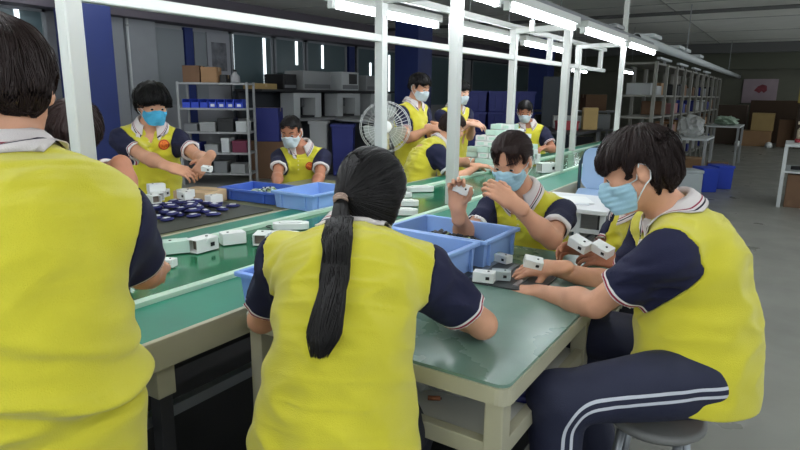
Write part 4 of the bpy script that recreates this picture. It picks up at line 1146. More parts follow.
    for k in 'RL':
        ad[k] = nrm(el[k] - sh[k]); cut[k] = sh[k] + ad[k] * st.get('sleeve', .19) * sc
    slr = st.get('sleeve_r', 1.0)
    wa = st.get('wrinkle', .013)
    wp = st.get('folds')
    def cloth(P):
        d, u, x, y = loft(P, CA, CB, .03, True)
        for k in 'RL':
            s_ = 1 if k == 'R' else -1
            q0 = neck + sideU * s_ * .06 - tu * .035
            d = smin(d, rcone(P, q0, sh[k], .068, .068 * slr), .05)
            d = smin(d, rcone(P, sh[k], cut[k] + ad[k] * .05, .066 * slr, .066 * slr), .045)
        q = np.stack([x * 5 + u * 4, y * 5 + u * 2, u * slen * 9 - x * 5], 1) + st.get('seed', 1) * 3.7
        w = vnoise(q) * 1.0
        q2 = np.stack([x * 9 - u * 9, y * 9, u * slen * 13 + x * 9], 1) + 11.3 + st.get('seed', 1)
        w = w * (1.5) + (0.42 - np.abs(vnoise(q2)) * 2.4) * .8
        d = d - wa * w
        if wp is not None:
            for (u0, amp, wid, slope) in wp:
                dz = (u - u0) * slen + slope * x + .02 * vnoise(np.stack([x * 9, y * 9, u * 3], 1) + 3)
                d = d - amp * np.exp(-(dz / wid) ** 2) + amp * .8 * np.exp(-((dz + wid * 1.7) / wid) ** 2)
        return d
    def armhole(P, k):
        s_ = 1 if k == 'R' else -1
        n_ = nrm(sideU * s_ * .9 + ad[k] * .45)
        hp = (P - (sh[k] - sideU * s_ * st.get('seam', .012))) @ n_
        da = np.linalg.norm(np.cross(P - sh[k], ad[k]), axis=1)
        return smin(hp, (st.get('armhole_r', .106) * slr - da) * .9, .05)
    hem_u = st.get('hem', -.0)
    hem_p = low + V3(0, 0, hem_u)
    hole_c = neck + tu * .035 + FdU * .022
    def neck_hole(P):
        q = P - hole_c
        zz = q @ tu
        return np.maximum(np.linalg.norm(q - zz[:, None] * tu, axis=1) - .060 * sc, -(zz + .05))
    def v_open(P):
        # placket opening at the front of the collar
        q = P - (neck - tu * .015 + FdU * .06)
        return np.maximum(np.maximum(np.abs(q @ sideU) - (.030 + .35 * np.clip(q @ tu, -.09, .03)) , -(q @ FdU) - .0), -(q @ tu) - .085)
    def shirt_f(P):
        d = cloth(P)
        for k in 'RL': d = np.maximum(d, armhole(P, k))
        d = np.maximum(d, -neck_hole(P))
        if st.get('open', False): d = np.maximum(d, -v_open(P))
        return np.maximum(d, hem_p[2] - P[:, 2] if st.get('hemflat', True) else d)
    pts2 = np.stack([low - V3(0, 0, .05), neck, bend, *sh.values()])
    l3, h3 = pts2.min(0) - .27, pts2.max(0) + np.array([.27, .27, .12])
    Vs, Fs = polygonize(shirt_f, l3, h3, st.get('hs', h))
    shirt = mesh_obj('polo_shirt', Vs - root_xy, Fs, m_yellow, body)
    for k in 'RL':
        s_ = 1 if k == 'R' else -1
        def slv(P, k=k):
            d = np.maximum(cloth(P), -armhole(P, k))
            e = (P - cut[k]) @ ad[k]
            d = np.maximum(d, e)
            d = np.maximum(d, np.linalg.norm(P - (sh[k] + cut[k]) / 2, axis=1) - .20)
            return np.where(e > -.035, np.maximum(d, -(arm_f(P, k) - .006)), d)
        mn = np.minimum(sh[k], cut[k]) - .13; mx = np.maximum(sh[k], cut[k]) + .13
        Vv, Fv = polygonize(slv, mn, mx, st.get('hs', h))
        if len(Vv):
            mesh_obj('sleeve', Vv - root_xy, Fv, m_sleeve_white if st.get('white_hem') else m_sleeve, shirt, attrs={'hem': (cut[k] - Vv) @ ad[k]})
    # ------------------------------------------------ collar: folded band around the neck
    if st.get('collar', True):
        rows = [(.064, .012, 0), (.066, .028, 0), (.073, .036, 0), (.081, .028, 0), (.089, .012, 0), (.0915, .007, 1), (.0935, .003, 0), (.096, -.003, 2), (.0985, -.008, 0), (.102, -.015, 0), (.101, -.019, 0)]
        rows = st.get('collar_rows', rows)
        n = 48; gap = st.get('gap', .34); cr = st.get('collar_r', 1.0)
        cz = nrm(neck_top - nb) * .5 + tu * .5; cz = nrm(cz)
        cf = nrm(FdU - cz * (FdU @ cz)); cs = np.cross(cf, cz)
        G = []
        for j in range(n + 1):
            th = gap + (2 * math.pi - 2 * gap) * j / n
            dr = cf * math.cos(th) + cs * math.sin(th)
            fwdness = max(0, math.cos(th))
            row = []
            for i, (r_, z_, m_) in enumerate(rows):
                z2 = z_ - .030 * fwdness - (.045 * fwdness ** 3 if i >= 4 else 0)
                row.append(nb + tu * .042 + dr * r_ * cr * sc * (1 + .10 * fwdness) + cz * z2)
            G.append(row)
        G = np.array(G)
        # lay the outer rows on the shirt surface
        for i in range(4, len(rows)):
            Q = G[:, i]
            dv = cloth(Q); need = np.maximum(0, .004 - dv)
            G[:, i] = Q + grad(cloth, Q, .004) * need[:, None]
            Q = G[:, i]; nf = neck_f(Q); G[:, i] = Q + grad(neck_f, Q, .004) * np.maximum(0, .006 - nf)[:, None]
        m_ = len(rows)
        inner = G + 0.0
        base = np.arange((n + 1) * m_).reshape(n + 1, m_)
        q = np.stack([base[:-1, :-1], base[1:, :-1], base[1:, 1:], base[:-1, 1:]], -1)
        mi = np.tile(np.array([rows[i][2] for i in range(m_ - 1)]), n)
        co = mesh_obj('collar', inner.reshape(-1, 3) - root_xy, q.reshape(-1, 4), m_collar, shirt, mindex=mi)
        so = co.modifiers.new('thick', 'SOLIDIFY'); so.thickness = .0025; so.offset = 1
    # buttons and the round chest emblem, set on the shirt front
    def front_point(u, x):
        k = np.clip(u * 14, 0, 13.99); i = int(k); w = k - i
        c = sp[i] * (1 - w) + sp[i + 1] * w; s0 = nrm(sdv[i] * (1 - w) + sdv[i + 1] * w); f0 = nrm(fr[i] * (1 - w) + fr[i + 1] * w)
        q = (c + s0 * x + f0 * .3)[None]
        for _ in range(24): q = q - f0 * np.clip(shirt_f(q), -.02, .05)[:, None]
        return q[0], s0, f0
    if st.get('buttons'):
        for u in (.80, .72, .64):
            q, s0, f0 = front_point(u, .006)
            b = MB(); b.lathe([(.0062, 0), (.0062, .003), (.004, .004), (.0, .0036)], tuple(q - root_xy), 12, axis=tuple(f0))
            b.obj('button', m_button, shirt)
    if st.get('emblem'):
        for u, x in ((st['emblem'][0], st['emblem'][1]),):
            nr, na = 5, 28
            rad = .034
            P_ = []
            q0, s0, f0 = front_point(u, x); up_ = np.cross(s0, f0)
            for i in range(nr + 1):
                for a in range(na):
                    rr = rad * i / nr
                    q = (q0 + s0 * rr * math.cos(2 * math.pi * a / na) + up_ * rr * math.sin(2 * math.pi * a / na) + f0 * .06)[None]
                    for _ in range(16): q = q - f0 * np.clip(shirt_f(q), -.02, .05)[:, None]
                    P_.append(q[0] + f0 * .005)
            P_ = np.array(P_); base = np.arange((nr + 1) * na).reshape(nr + 1, na)
            q = np.stack([base[:-1], base[1:], np.roll(base[1:], -1, 1), np.roll(base[:-1], -1, 1)], -1)
            mi = np.zeros((nr, na), int); mi[nr - 1] = 1; mi[1, ::3] = 1; mi[2, ::4] = 1
            mesh_obj('emblem', P_ - root_xy, q.reshape(-1, 4), m_logo, shirt, mindex=mi.ravel())
    # ------------------------------------------------ trousers
    def pants(P):
        d = loft(P, A + .012, Bd + .014, .05)[0]
        d = np.maximum(d, P[:, 2] - (pel[2] + .07))
        for k in 'RL': d = smin(d, leg_f(P, k, .022, .030), .035)
        w = vnoise(np.stack([P[:, 0] * 9, P[:, 1] * 9, P[:, 2] * 16], 1) + st.get('seed', 1)) * .010 + vnoise(P * 26 + 9) * .004
        d = d - w
        if st.get('tuck'): d = np.where(P[:, 2] > hem_p[2] - .01, np.maximum(d, cloth(P) + .010), d)
        for k in 'RL': d = np.maximum(d, -(rbox(P, an[k] - V3(0, 0, .08), (.12, .12, .05), .01)))
        return d
    l4 = np.minimum(pel - .22, np.minimum(np.minimum(*kn.values()), np.minimum(*an.values())) - .12); l4[2] = 0
    h4 = np.maximum(pel + .22, np.maximum(np.maximum(*kn.values()), np.maximum(*an.values())) + .12); h4[2] = max(pel[2] + .1, max(kn['R'][2], kn['L'][2]) + .12)
    Vp, Fp = polygonize(pants, l4, h4, st.get('hp', h * 1.3))
    lat = np.full(len(Vp), .5)
    if st.get('stripe'):
        for s_, k in ((1, 'R'), (-1, 'L')):
            nl = nrm(np.cross(kn[k] - hip[k], an[k] - kn[k])); nl = nl * (1 if nl @ (side * s_) > 0 else -1)
            dn = V3(0, 0, -st.get('stripe_off', 0.0))
            a, b, c = hip[k] + dn * 1.0, kn[k] + dn, an[k]
            b0, b1 = a + (b - a) * .78, b + (c - b) * .22
            tt = np.linspace(0, 1, 12)[:, None]
            pl = np.concatenate([a[None] - (b - a)[None] * .3, (1 - tt) ** 2 * b0 + 2 * tt * (1 - tt) * b + tt ** 2 * b1, c[None]])
            fl_ = lambda q: q - (q @ nl)[..., None] * nl
            Q = fl_(Vp - hip[k]); pl = fl_(pl - hip[k])
            dm = np.full(len(Vp), 1e9)
            for u0, u1 in zip(pl, pl[1:]):
                ba = u1 - u0; t = np.clip((Q - u0) @ ba / (ba @ ba), 0, 1)
                dm = np.minimum(dm, np.linalg.norm(Q - u0 - t[:, None] * ba, axis=1))
            out_ = (Vp - hip[k]) @ nl
            lat = np.minimum(lat, np.where(out_ > .01, dm, .5))
    mesh_obj('trousers', Vp - root_xy, Fp, m_trouser if st.get('stripe') else m_trouser_plain, body, attrs={'lateral': lat})
    # ------------------------------------------------ shoes
    for s_, k in ((1, 'R'), (-1, 'L')):
        td = nrm(V3(*p.get('toe' + k, tuple(Fd)))); c = an[k]
        def shoe(P, td=td, c=c):
            d = smin(rcone(P, V3(c[0], c[1], .045) - td * .045, V3(c[0], c[1], .040) + td * .16, .045, .040), rcone(P, V3(c[0], c[1], .05), c + V3(0, 0, .0), .045, .046), .02)
            return np.maximum(np.maximum(d, .004 - P[:, 2]), P[:, 2] - c[2] - .03)
        Vq, Fq = polygonize(shoe, np.array([c[0] - .26, c[1] - .26, -.01]), np.array([c[0] + .26, c[1] + .26, c[2] + .06]), .01)
        mesh_obj('shoe', Vq - root_xy, Fq, m_shoe, body)
    # ------------------------------------------------ hair
    hst = st.get('hair', {})
    def hf(L): return hair_cut(L, hst)
    Vh, Fh = polygonize(hf, (-.13, -.16, -.14), (.13, .14, .16), hst.get('h', .006 if h < .0075 else .008))
    cnt = hst.get('strands', 0)
    v2, f2 = Vh, Fh
    if cnt:
        pa = strands(hf, hst, cnt, rnd, steps=hst.get('steps', 8), step=hst.get('step', .012))
        vv, ff = strand_mesh(pa, hst.get('r0', .0015), hst.get('r1', .0005))
        f2 = np.concatenate([f2, ff + len(v2)]); v2 = np.concatenate([v2, vv])
    if hst.get('bangs'):
        nb_ = hst['bangs']; K = 8
        x0 = (rnd.rand(nb_) - .5) * .10; x0 = x0 + np.sign(x0) * .006
        t_ = np.linspace(0, 1, K)[None]
        xs = x0[:, None] + np.sign(x0)[:, None] * (.010 + .022 * rnd.rand(nb_)[:, None]) * t_
        zs = .098 - (.060 + .030 * rnd.rand(nb_)[:, None]) * t_ ** 1.1
        Lp = np.stack([xs, np.full_like(xs, .12), zs], -1).reshape(-1, 3)
        for _ in range(10): Lp[:, 1] -= np.minimum(head_field(Lp), hf(Lp)) * .8
        Lp[:, 1] += .004
        vv, ff = strand_mesh(Lp.reshape(nb_, K, 3), .0014, .0005)
        f2 = np.concatenate([f2, ff + len(v2)]); v2 = np.concatenate([v2, vv])
    hm = {'black': m_hair, 'brown': m_hair_b, 'soft': m_hair_w}[hst.get('col', 'black')]
    hair = mesh_obj('hair', headc + (v2 * hs) @ R.T - root_xy, f2, hm, body)
    if hst.get('tail'):
        tie = headc + R @ V3(*hst['tie']) * hs
        K = 16; tt = np.linspace(0, 1, K)
        tp = np.array([tie] + [V3(*q) for q in hst['tail']])
        tl = np.linspace(0, 1, len(tp))
        cx = np.stack([np.interp(tt, tl, tp[:, i]) for i in range(3)], 1)
        for _ in range(3): cx[1:-1] = (cx[:-2] + cx[1:-1] * 2 + cx[2:]) / 4
        ns = hst.get('tail_n', 260)
        a = rnd.rand(ns) * 2 * math.pi; r = np.sqrt(rnd.rand(ns))
        prof = np.interp(tt, (0, .12, .45, .8, 1), hst.get('tail_r', (.010, .020, .030, .030, .012)))
        ox = (r * np.cos(a))[:, None] * prof[None]; oy = (r * np.sin(a))[:, None] * prof[None] * .6
        ln = (.78 + .22 * rnd.rand(ns) ** .5)
        paths = np.empty((ns, K, 3))
        back = -FdU; sx = sideU
        for i in range(ns):
            tq = tt * ln[i]
            c = np.stack([np.interp(tq, tt, cx[:, j]) for j in range(3)], 1)
            wob = .004 * np.sin(tt * 9 + a[i] * 3)
            paths[i] = c + sx * (np.interp(tq, tt, ox[i]) + wob)[:, None] + back * (np.interp(tq, tt, oy[i]))[:, None]
        # keep every strand off the shirt
        flat = paths.reshape(-1, 3)
        for _ in range(2):
            dv = cloth(flat); flat = flat + grad(cloth, flat, .004) * np.maximum(0, .011 - dv)[:, None]
        paths = flat.reshape(ns, K, 3)
        vv, ff = strand_mesh(paths, .0019, .0006, 3)
        mesh_obj('ponytail', vv - root_xy, ff, hm, hair)
        b = MB(); ax_ = nrm(cx[1] - cx[0])
        x_ = nrm(np.cross(ax_, FdU)); y_ = np.cross(ax_, x_)
        for o_ in (-.004, .004):
            b.loop([tuple(cx[0] + ax_ * (.006 + o_) + (x_ * math.cos(t_) + y_ * math.sin(t_)) * .0145 - root_xy) for t_ in np.linspace(0, 2 * math.pi, 20, endpoint=False)], .005, 6)
        b.obj('hair_tie', mat('hair_tie_beige', (166, 142, 128), 0.8, bump=.5, bscale=200), hair)
    # ------------------------------------------------ mask, eyes and brows
    mk = st.get('mask')
    if mk:
        def drape(L):
            ax = np.abs(L[:, 0]); S = np.stack([ax, L[:, 1], L[:, 2]], 1)
            d = ellip(L, (0, .028, -.04), (.060, .064, .076))
            d = smin(d, rcone(L, V3(0, .088, -.012), V3(0, .100, -.040), .009, .014), .045)
            d = smin(d, rcone(S, V3(0, .088, -.068), V3(.02, .070, -.094), .012, .016), .035)
            d = smin(d, rcone(S, V3(.056, .0, -.045), V3(.016, .062, -.094), .018, .017), .03)
            return np.minimum(d, head_field(L) + .002)
        def maskf(L):
            ax = np.abs(L[:, 0])
            top = L[:, 2] - (-.006 - .35 * np.maximum(ax - .012, 0) - 0.0)
            pleat = .0016 * np.sin(L[:, 2] * 400)
            d = drape(L) - .0055 - pleat
            d = np.maximum(d, top)
            d = np.maximum(d, -.106 - L[:, 2])
            return np.maximum(d, .020 + .25 * np.abs(L[:, 2] + .055) - L[:, 1])
        Vm, Fm = polygonize(maskf, (-.1, -.02, -.14), (.1, .15, .03), .0045)
        mm = {'blue': m_mask, 'cyan': m_mask_c, 'white': m_mask_w}[mk]
        mo = mesh_obj('face_mask', headc + (Vm * hs) @ R.T - root_xy, Fm, mm, body)
        for s_ in (1, -1):
            b = MB()
            for z0 in (-.026, -.088):
                pts = [V3(s_ * .066, .030, z0), V3(s_ * .076, .012, z0 * .7 - .002), V3(s_ * .088, -.008, (.020 if z0 > -.05 else -.040)), V3(s_ * .090, -.026, (.012 if z0 > -.05 else -.030)), V3(s_ * .086, -.032, -.008)]
                L = np.array(pts)
                dv = head_field(L); L = L + grad(head_field, L) * np.clip(.003 - dv, -.03, .05)[:, None]
                b.tube([tuple(headc + R @ (q * hs) - root_xy) for q in L], .0021, 6)
            b.obj('ear_loop', m_loop, mo)
    if st.get('eyes', True):
        for s_ in (1, -1):
            b = MB(); c = V3(s_ * .031, .0745, .0)
            nlat, nlon = 8, 12
            ez = V3(s_ * .12, 1, st.get('gaze', -.35)); ez = nrm(ez); Re = frame_from(ez, V3(0, 0, 1))
            P_ = []; 
            for i in range(nlat + 1):
                th = math.pi * .62 * i / nlat
                for j in range(nlon):
                    ph = 2 * math.pi * j / nlon
                    P_.append(c + Re @ V3(math.sin(th) * math.cos(ph), math.cos(th), math.sin(th) * math.sin(ph)) * .0122)
            base = np.arange((nlat + 1) * nlon).reshape(nlat + 1, nlon)
            q = np.stack([base[:-1], base[1:], np.roll(base[1:], -1, 1), np.roll(base[:-1], -1, 1)], -1)
            mi = np.zeros((nlat, nlon), int); mi[:3] = 1
            mesh_obj('eye', headc + (np.array(P_) * hs) @ R.T - root_xy, q.reshape(-1, 4), [m_eye, m_iris], body, mindex=mi.ravel())
            xs = np.linspace(.014, .050, 9)
            L = np.stack([xs * s_, np.full(9, .1), .0235 + .004 * np.sin((xs - .014) / .036 * 2.4)], 1)
            for _ in range(6): L[:, 1] -= head_field(L) * .8
            rr = [.0012] + [.0032] * 6 + [.0022, .001]
            b.tube([tuple(headc + R @ (q_ * hs) - root_xy) for q_ in L], rr, 6)
            b.obj('eyebrow', hm, body)
    body['_dbg'] = 0; del body['_dbg']
    return body, dict(sh=sh, el=el, wr=wr, headc=headc, R=R, hands=hands, root=root_xy)

# ------------------------------------------------------------------ the people of the line
stool('round grey stool under the man in striped track trousers', -.24, 1.83, .47)
person('person', 'man seen in profile in pale mask and striped navy track trousers at the table\'s right', dict(
        pelvis=(-0.154, 1.866, 0.633), neck=(-0.269, 1.930, 1.068), head=(-0.368, 1.854, 1.208), face=(-.93, -.25), look=(-.93, -.25, -.40), up=(-.25, 0, 1),
        ctl=(-0.186, 1.929, 0.855),
        wrR=(-0.662, 2.046, 0.807), wrL=(-0.664, 1.897, 0.757), poleR=(-.1, .5, -1), poleL=(.25, -.45, -1),
        shR=(.06, .0, 0.0), shL=(.05, 0, 0),
        handR=((-.9, -.25, -.15), (-.1, -.45, .9), .55), handL=((-.93, .1, -.16), (-.05, -.1, 1), .25),
        knR=(-.58, 2.02, .60), anR=(-.42, 2.0, .13), knL=(-.45, 1.50, .60), anL=(-.44, 1.53, .12)),
        dict(h=.006, hh=.003, tone='warm', mask='blue', stripe=True, stripe_off=-.015, seed=3, head=1.03, hair=dict(strands=3200, vol=.010, rough=.010, lift=.008, col='brown', fringe=.034, nape=-.10, steps=8), cloth_a=([0, 1], [.012, .0]), cloth_b=([0, .5, .9, 1], [.04, .03, .01, 0]), hem=.03))
person('person', 'man standing at front left with his back to us, short brown hair, yellow polo', dict(
        pelvis=(-1.164, 0.486, 0.847), neck=(-1.235, 0.530, 1.283), head=(-1.260, 0.551, 1.425), face=(-.72, .69), look=(-.78, .58, -.28), ctl=(-1.162, 0.498, 1.076),
        wrR=(-1.50, 1.02, .92), wrL=(-1.62, .45, .90), elR=(-1.228, 0.782, 1.018), poleL=(-.3, -.6, -1),
        handR=((-.8, .5, -.2), (.1, .2, .95), .5), handL=((-.8, .5, -.2), (.1, .2, .95), .5),
        knR=(-1.14, .62, .46), anR=(-1.12, .62, .09), knL=(-1.28, .42, .46), anL=(-1.24, .42, .09)),
        dict(h=.006, tone='warm', seed=5, tuck=True, width=1.12, sleeve=.20, seam=-.045, drop=.11, cloth_b=([0, .25, 1], [.045, .025, 0]), sleeve_r=1.0, eyes=False, hem=-.16, armhole_r=.14, cloth_a=([0, .25, .4, 1], [-.005, -.02, -.02, 0]), folds=[(.25, .017, .013, .18), (.16, .010, .014, -.12), (.40, .006, .012, .3)], wrinkle=.010,
             hair=dict(col='brown', strands=3500, vol=.013, rough=.006, fringe=.05, nape=-.075, steps=8, crown=(.0, -.06, .11))))
person('person', 'dark-haired worker bent low over the belt behind the nearest white post', dict(
        pelvis=(-2.70, 1.30, .86), neck=(-2.523, 1.326, 1.084), head=(-2.381, 1.291, 1.251), face=(.95, .1), look=(.75, -.35, -.75), ctl=(-2.758, 1.383, 0.861),
        wrR=(-2.20, 1.0, .83), wrL=(-2.20, 1.42, .83), poleR=(-.3, -.5, -1), elL=(-2.226, 1.416, 1.155),
        handR=((.9, .1, -.2), (0, 0, 1), .5), handL=((.9, -.1, -.2), (0, 0, 1), .5),
        knR=(-2.66, 1.21, .46), anR=(-2.72, 1.21, .09), knL=(-2.66, 1.39, .46), anL=(-2.72, 1.39, .09)),
        dict(h=.009, tone='tan', seed=6, hem=-.12, sleeve=.12, hair=dict(col='soft', strands=700, vol=.02, rough=.01, fringe=.02, nape=-.09)))
person('person', 'young man with bowl-cut hair and bright cyan mask standing by the pale box', dict(
        pelvis=(-3.505, 2.357, 0.834), neck=(-3.496, 2.383, 1.193), head=(-3.407, 2.356, 1.335), face=(.82, -.57), look=(.92, -.30, -.28),
        wrR=(-3.006, 2.225, 0.960), wrL=(-2.934, 2.359, 1.013), poleR=(-.3, -.3, -1), poleL=(.3, .6, -.8),
        handR=((.75, .5, -.25), (.1, -.6, .7), .6), handL=((-.55, -.30, -.75), (.6, .1, .6), .5),
        knR=(-3.42, 2.18, .46), anR=(-3.45, 2.18, .09), knL=(-3.38, 2.42, .46), anL=(-3.4, 2.42, .09)),
        dict(h=.008, hh=.004, tone='warm', mask='cyan', seed=7, tuck=True, hem=-.14, open=True, buttons=True, emblem=(.66, -.085), gap=.45,
             hair=dict(strands=900, vol=.030, rough=.012, fringe=.018, nape=-.075, steps=9)))
stool('round grey stool under the crew-cut man in the white mask', -3.36, 3.66, .45)
person('person', 'crew-cut man in a white mask seated behind the royal blue bin', dict(
        pelvis=(-3.340, 3.636, 0.464), neck=(-3.344, 3.647, 0.980), head=(-3.346, 3.537, 1.122), face=(.55, -.83), look=(.42, -.90, -.42),
        wrR=(-3.153, 3.167, 0.726), wrL=(-2.927, 3.311, 0.715), poleR=(-.7, -.1, -1), poleL=(.6, .4, -1),
        handR=((.7, -.5, -.15), (.1, 0, 1), .4), handL=((-.25, -.95, -.15), (0, 0, 1), .4),
        knR=(-3.28, 3.12, .5), anR=(-3.28, 3.2, .09), knL=(-3.02, 3.25, .5), anL=(-3.05, 3.32, .09)),
        dict(h=.008, hh=.004, tone='tan', mask='white', seed=8, emblem=(.70, -.085), buttons=True, white_hem=True, gap=.4,
             hair=dict(strands=700, vol=.002, rough=.004, fringe=.062, nape=-.05, steps=4, step=.008)))
stool('round grey stool under the ponytailed woman', -.80, .95, .42)
person('person', 'woman with a long black ponytail seated with her back to us in front', dict(
        pelvis=(-0.813, 0.972, 0.625), neck=(-0.916, 1.188, 1.049), head=(-0.915, 1.265, 1.154), face=(-.42, .90), look=(-.42, .9, -.62), up=(.05, 0, 1), ctl=(-0.830, 1.027, 0.875),
        elR=(-0.668, 1.370, 0.848), wrR=(-.86, 1.52, .82), elL=(-1.161, 1.124, 0.853), wrL=(-1.15, 1.36, .86), poleR=(.9, -.25, -.75), poleL=(-.9, -.4, -.7), shR=(.02, 0, .0), shL=(.02, 0, 0),
        handR=((-.35, .9, -.1), (.2, 0, 1), .45), handL=((.2, .95, -.15), (0, 0, 1), .45),
        knR=(-.85, 1.36, .46), anR=(-.85, 1.32, .09), knL=(-1.02, 1.28, .46), anL=(-1.02, 1.24, .09)),
        dict(h=.006, hh=.003, tone='warm', mask='blue', seed=9, head=.94, width=.99, shoulder=.172, seam=-.022, hem=-.06, sleeve=.20, wrinkle=.015, collar_r=.95,
             cloth_a=([0, .3, .55, .8, 1], [.02, -.010, -.015, .012, 0]), cloth_b=([0, .3, 1], [.04, .02, 0]),
             hair=dict(strands=4500, vol=.014, rough=.002, fringe=.06, nape=-.14, sidey=.055, lowslope=.25, lift=.004, back=((0, -.035, -.055), (.082, .068, .075)), steps=12, step=.016, tie=(-.055, -.112, -.055), ears=False, r0=.0016,
                       tail=[(-0.857, 1.064, 1.082), (-0.778, 0.937, 1.009), (-0.752, 0.876, 0.944), (-0.747, 0.853, 0.892)], tail_n=900, tail_r=(.011, .020, .032, .034, .014))))
stool('round grey stool under the girl in the pale mask', -1.0, 2.82, .45)
person('person', 'girl with tied-back hair and pale blue mask seated facing us behind the bins', dict(
        pelvis=(-0.936, 2.652, 0.537), neck=(-1.003, 2.577, 0.975), head=(-1.019, 2.464, 1.141), face=(.05, -1.0), look=(.02, -.93, -.42),
        elR=(-1.163, 2.435, 0.829), wrR=(-1.128, 2.193, 0.937), wrL=(-0.905, 2.231, 0.995), poleR=(-.75, .2, -.9), poleL=(.75, -.15, -.9),
        handR=((-.05, -.1, 1), (-.4, .8, .2), .75), handL=((-.75, -.15, .45), (.3, -.8, .5), .7),
        knR=(-1.20, 2.46, .44), anR=(-1.20, 2.5, .09), knL=(-.98, 2.46, .44), anL=(-.98, 2.5, .09)),
        dict(h=.0065, hh=.0035, tone='warm', mask='blue', seed=10, white_hem=True, open=True, buttons=True, gap=.40, scale=.96, sleeve_r=.92,
             hair=dict(col='soft', strands=2600, vol=.006, bangs=150, rough=.003, fringe=.066, nape=-.085, steps=10, step=.015, tie=(0, -.125, -.02), r0=.0013)))
stool('round grey stool under the worker behind the man in profile', -.38, 2.72, .44)
person('person', 'worker in yellow polo handling white devices, mostly hidden behind the man in profile', dict(
        pelvis=(-.40, 2.70, .54), neck=(-0.489, 2.594, 0.974), head=(-0.480, 2.593, 1.134), face=(-.80, -.60), look=(-.75, -.55, -.45),
        wrR=(-0.603, 2.333, 0.822), wrL=(-0.477, 2.264, 0.806), poleR=(-.4, .4, -1), poleL=(.3, -.4, -1),
        handR=((-.75, -.45, .1), (-.5, .6, .55), .6), handL=((-.9, -.2, .1), (.3, -.5, .8), .6),
        knR=(-.70, 2.56, .46), anR=(-.64, 2.56, .09), knL=(-.60, 2.36, .46), anL=(-.54, 2.36, .09)),
        dict(h=.008, hh=.004, tone='tan', seed=11, open=True, mask='white', hair=dict(strands=500, vol=.010, rough=.008, fringe=.05, nape=-.07)))
person('person', 'man with short black hair and white mask standing to the right of the fan', dict(
        pelvis=(-2.962, 4.795, 0.734), neck=(-3.031, 4.870, 1.329), head=(-2.959, 4.873, 1.487), face=(.90, -.1), look=(.90, -.15, -.35),
        wrR=(-2.689, 4.648, 1.127), wrL=(-2.715, 4.783, 1.148), poleR=(-.3, -.5, -1), poleL=(-.3, .5, -1),
        handR=((.9, .2, -.2), (0, -.5, .9), .5), handL=((.9, -.2, -.2), (0, .5, .9), .5),
        knR=(-2.98, 4.92, .46), anR=(-3.0, 4.92, .09), knL=(-2.98, 5.12, .46), anL=(-3.0, 5.12, .09)),
        dict(h=.010, hh=.005, tone='warm', mask='white', seed=12, tuck=True, emblem=None, hair=dict(strands=400, vol=.014, rough=.010, fringe=.045, nape=-.06)))
person('person', 'worker standing half hidden behind the second white post, before the blue crates', dict(
        pelvis=(-2.979, 5.617, 0.653), neck=(-3.019, 5.696, 1.282), head=(-2.959, 5.706, 1.448), face=(.85, -.35), look=(.9, -.3, -.35),
        wrR=(-2.705, 5.434, 1.134), wrL=(-2.727, 5.545, 1.150), poleR=(-.3, -.5, -1), poleL=(-.3, .5, -1),
        handR=((.9, .2, -.1), (0, -.5, .9), .5), handL=((.9, -.2, -.1), (0, .5, .9), .5),
        knR=(-3.0, 5.7, .46), anR=(-3.0, 5.7, .09), knL=(-2.95, 5.9, .46), anL=(-2.95, 5.9, .09)),
        dict(h=.011, hh=.005, tone='pale', mask='white', seed=13, tuck=True, hair=dict(strands=300, vol=.012, rough=.010, fringe=.045, nape=-.06)))
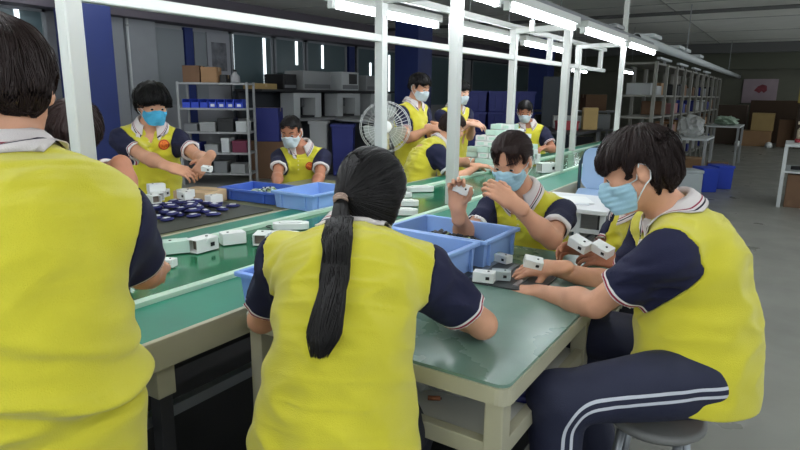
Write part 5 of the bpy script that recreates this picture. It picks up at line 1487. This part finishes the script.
person('person', 'worker seated with back turned beside the heap of small boxes on the belt', dict(
        pelvis=(-2.594, 4.357, 0.482), neck=(-2.538, 4.532, 1.009), head=(-2.438, 4.573, 1.148), face=(.80, .60), look=(.85, .45, -.35), ctl=(-2.628, 4.353, 0.784),
        wrR=(-2.163, 4.523, 0.837), wrL=(-2.25, 4.9, .83), poleR=(-.2, -.7, -.7), poleL=(-.3, .5, -1),
        handR=((.7, .65, -.1), (0, -.2, 1), .5), handL=((.8, -.2, -.1), (0, 0, 1), .5),
        knR=(-2.50, 4.62, .5), anR=(-2.56, 4.62, .09), knL=(-2.62, 4.80, .5), anL=(-2.66, 4.80, .09)),
        dict(h=.009, hh=.005, tone='warm', seed=14, white_hem=True, hair=dict(col='soft', strands=400, vol=.012, rough=.010, fringe=.045, nape=-.06)))
person('person', 'man in white mask seated facing us at the far end of the belt', dict(
        pelvis=(-2.519, 6.727, 0.486), neck=(-2.592, 6.726, 1.082), head=(-2.612, 6.658, 1.244), face=(.35, -.93), look=(.38, -.85, -.45),
        wrR=(-2.559, 6.198, 0.851), wrL=(-2.286, 6.425, 0.851), poleR=(-.8, -.1, -.8), poleL=(.8, .1, -.8),
        handR=((.5, -.8, -.2), (0, 0, 1), .5), handL=((-.2, -.95, -.2), (0, 0, 1), .5),
        knR=(-2.62, 6.25, .5), anR=(-2.62, 6.3, .09), knL=(-2.49, 6.35, .5), anL=(-2.49, 6.4, .09)),
        dict(h=.011, hh=.005, tone='tan', mask='white', seed=15, hair=dict(strands=300, vol=.006, rough=.006, fringe=.055, nape=-.055)))
# ------------------------------------------------------------------ small things held in the hands
make_shell('white device held up in the seated girl\'s right hand', (-1.116, 2.189, 1.033), .6, m_wplast, .7, grp='devices held in hands', tilt=(1.2, .3, .4))
make_shell('white piece held between the fingers of the man in profile', (-0.714, 1.969, 0.825), .4, m_wplast, .62, grp='devices held in hands', tilt=(.3, .2, .5))
make_shell('white device in the hands of the half hidden worker, on the left', (-0.622, 2.218, 0.852), .4, m_wplast, .75, grp='devices held in hands', tilt=(.2, .3, -.3))
make_shell('white device in the hands of the half hidden worker, on the right', (-0.537, 2.223, 0.845), .4, m_wplast, .7, grp='devices held in hands', tilt=(.3, .3, -.3))
make_shell('small white piece in the hands of the man in the cyan mask', (-2.790, 2.247, 0.975), .3, m_wplast, .55, grp='devices held in hands', tilt=(.2, .1, .5))
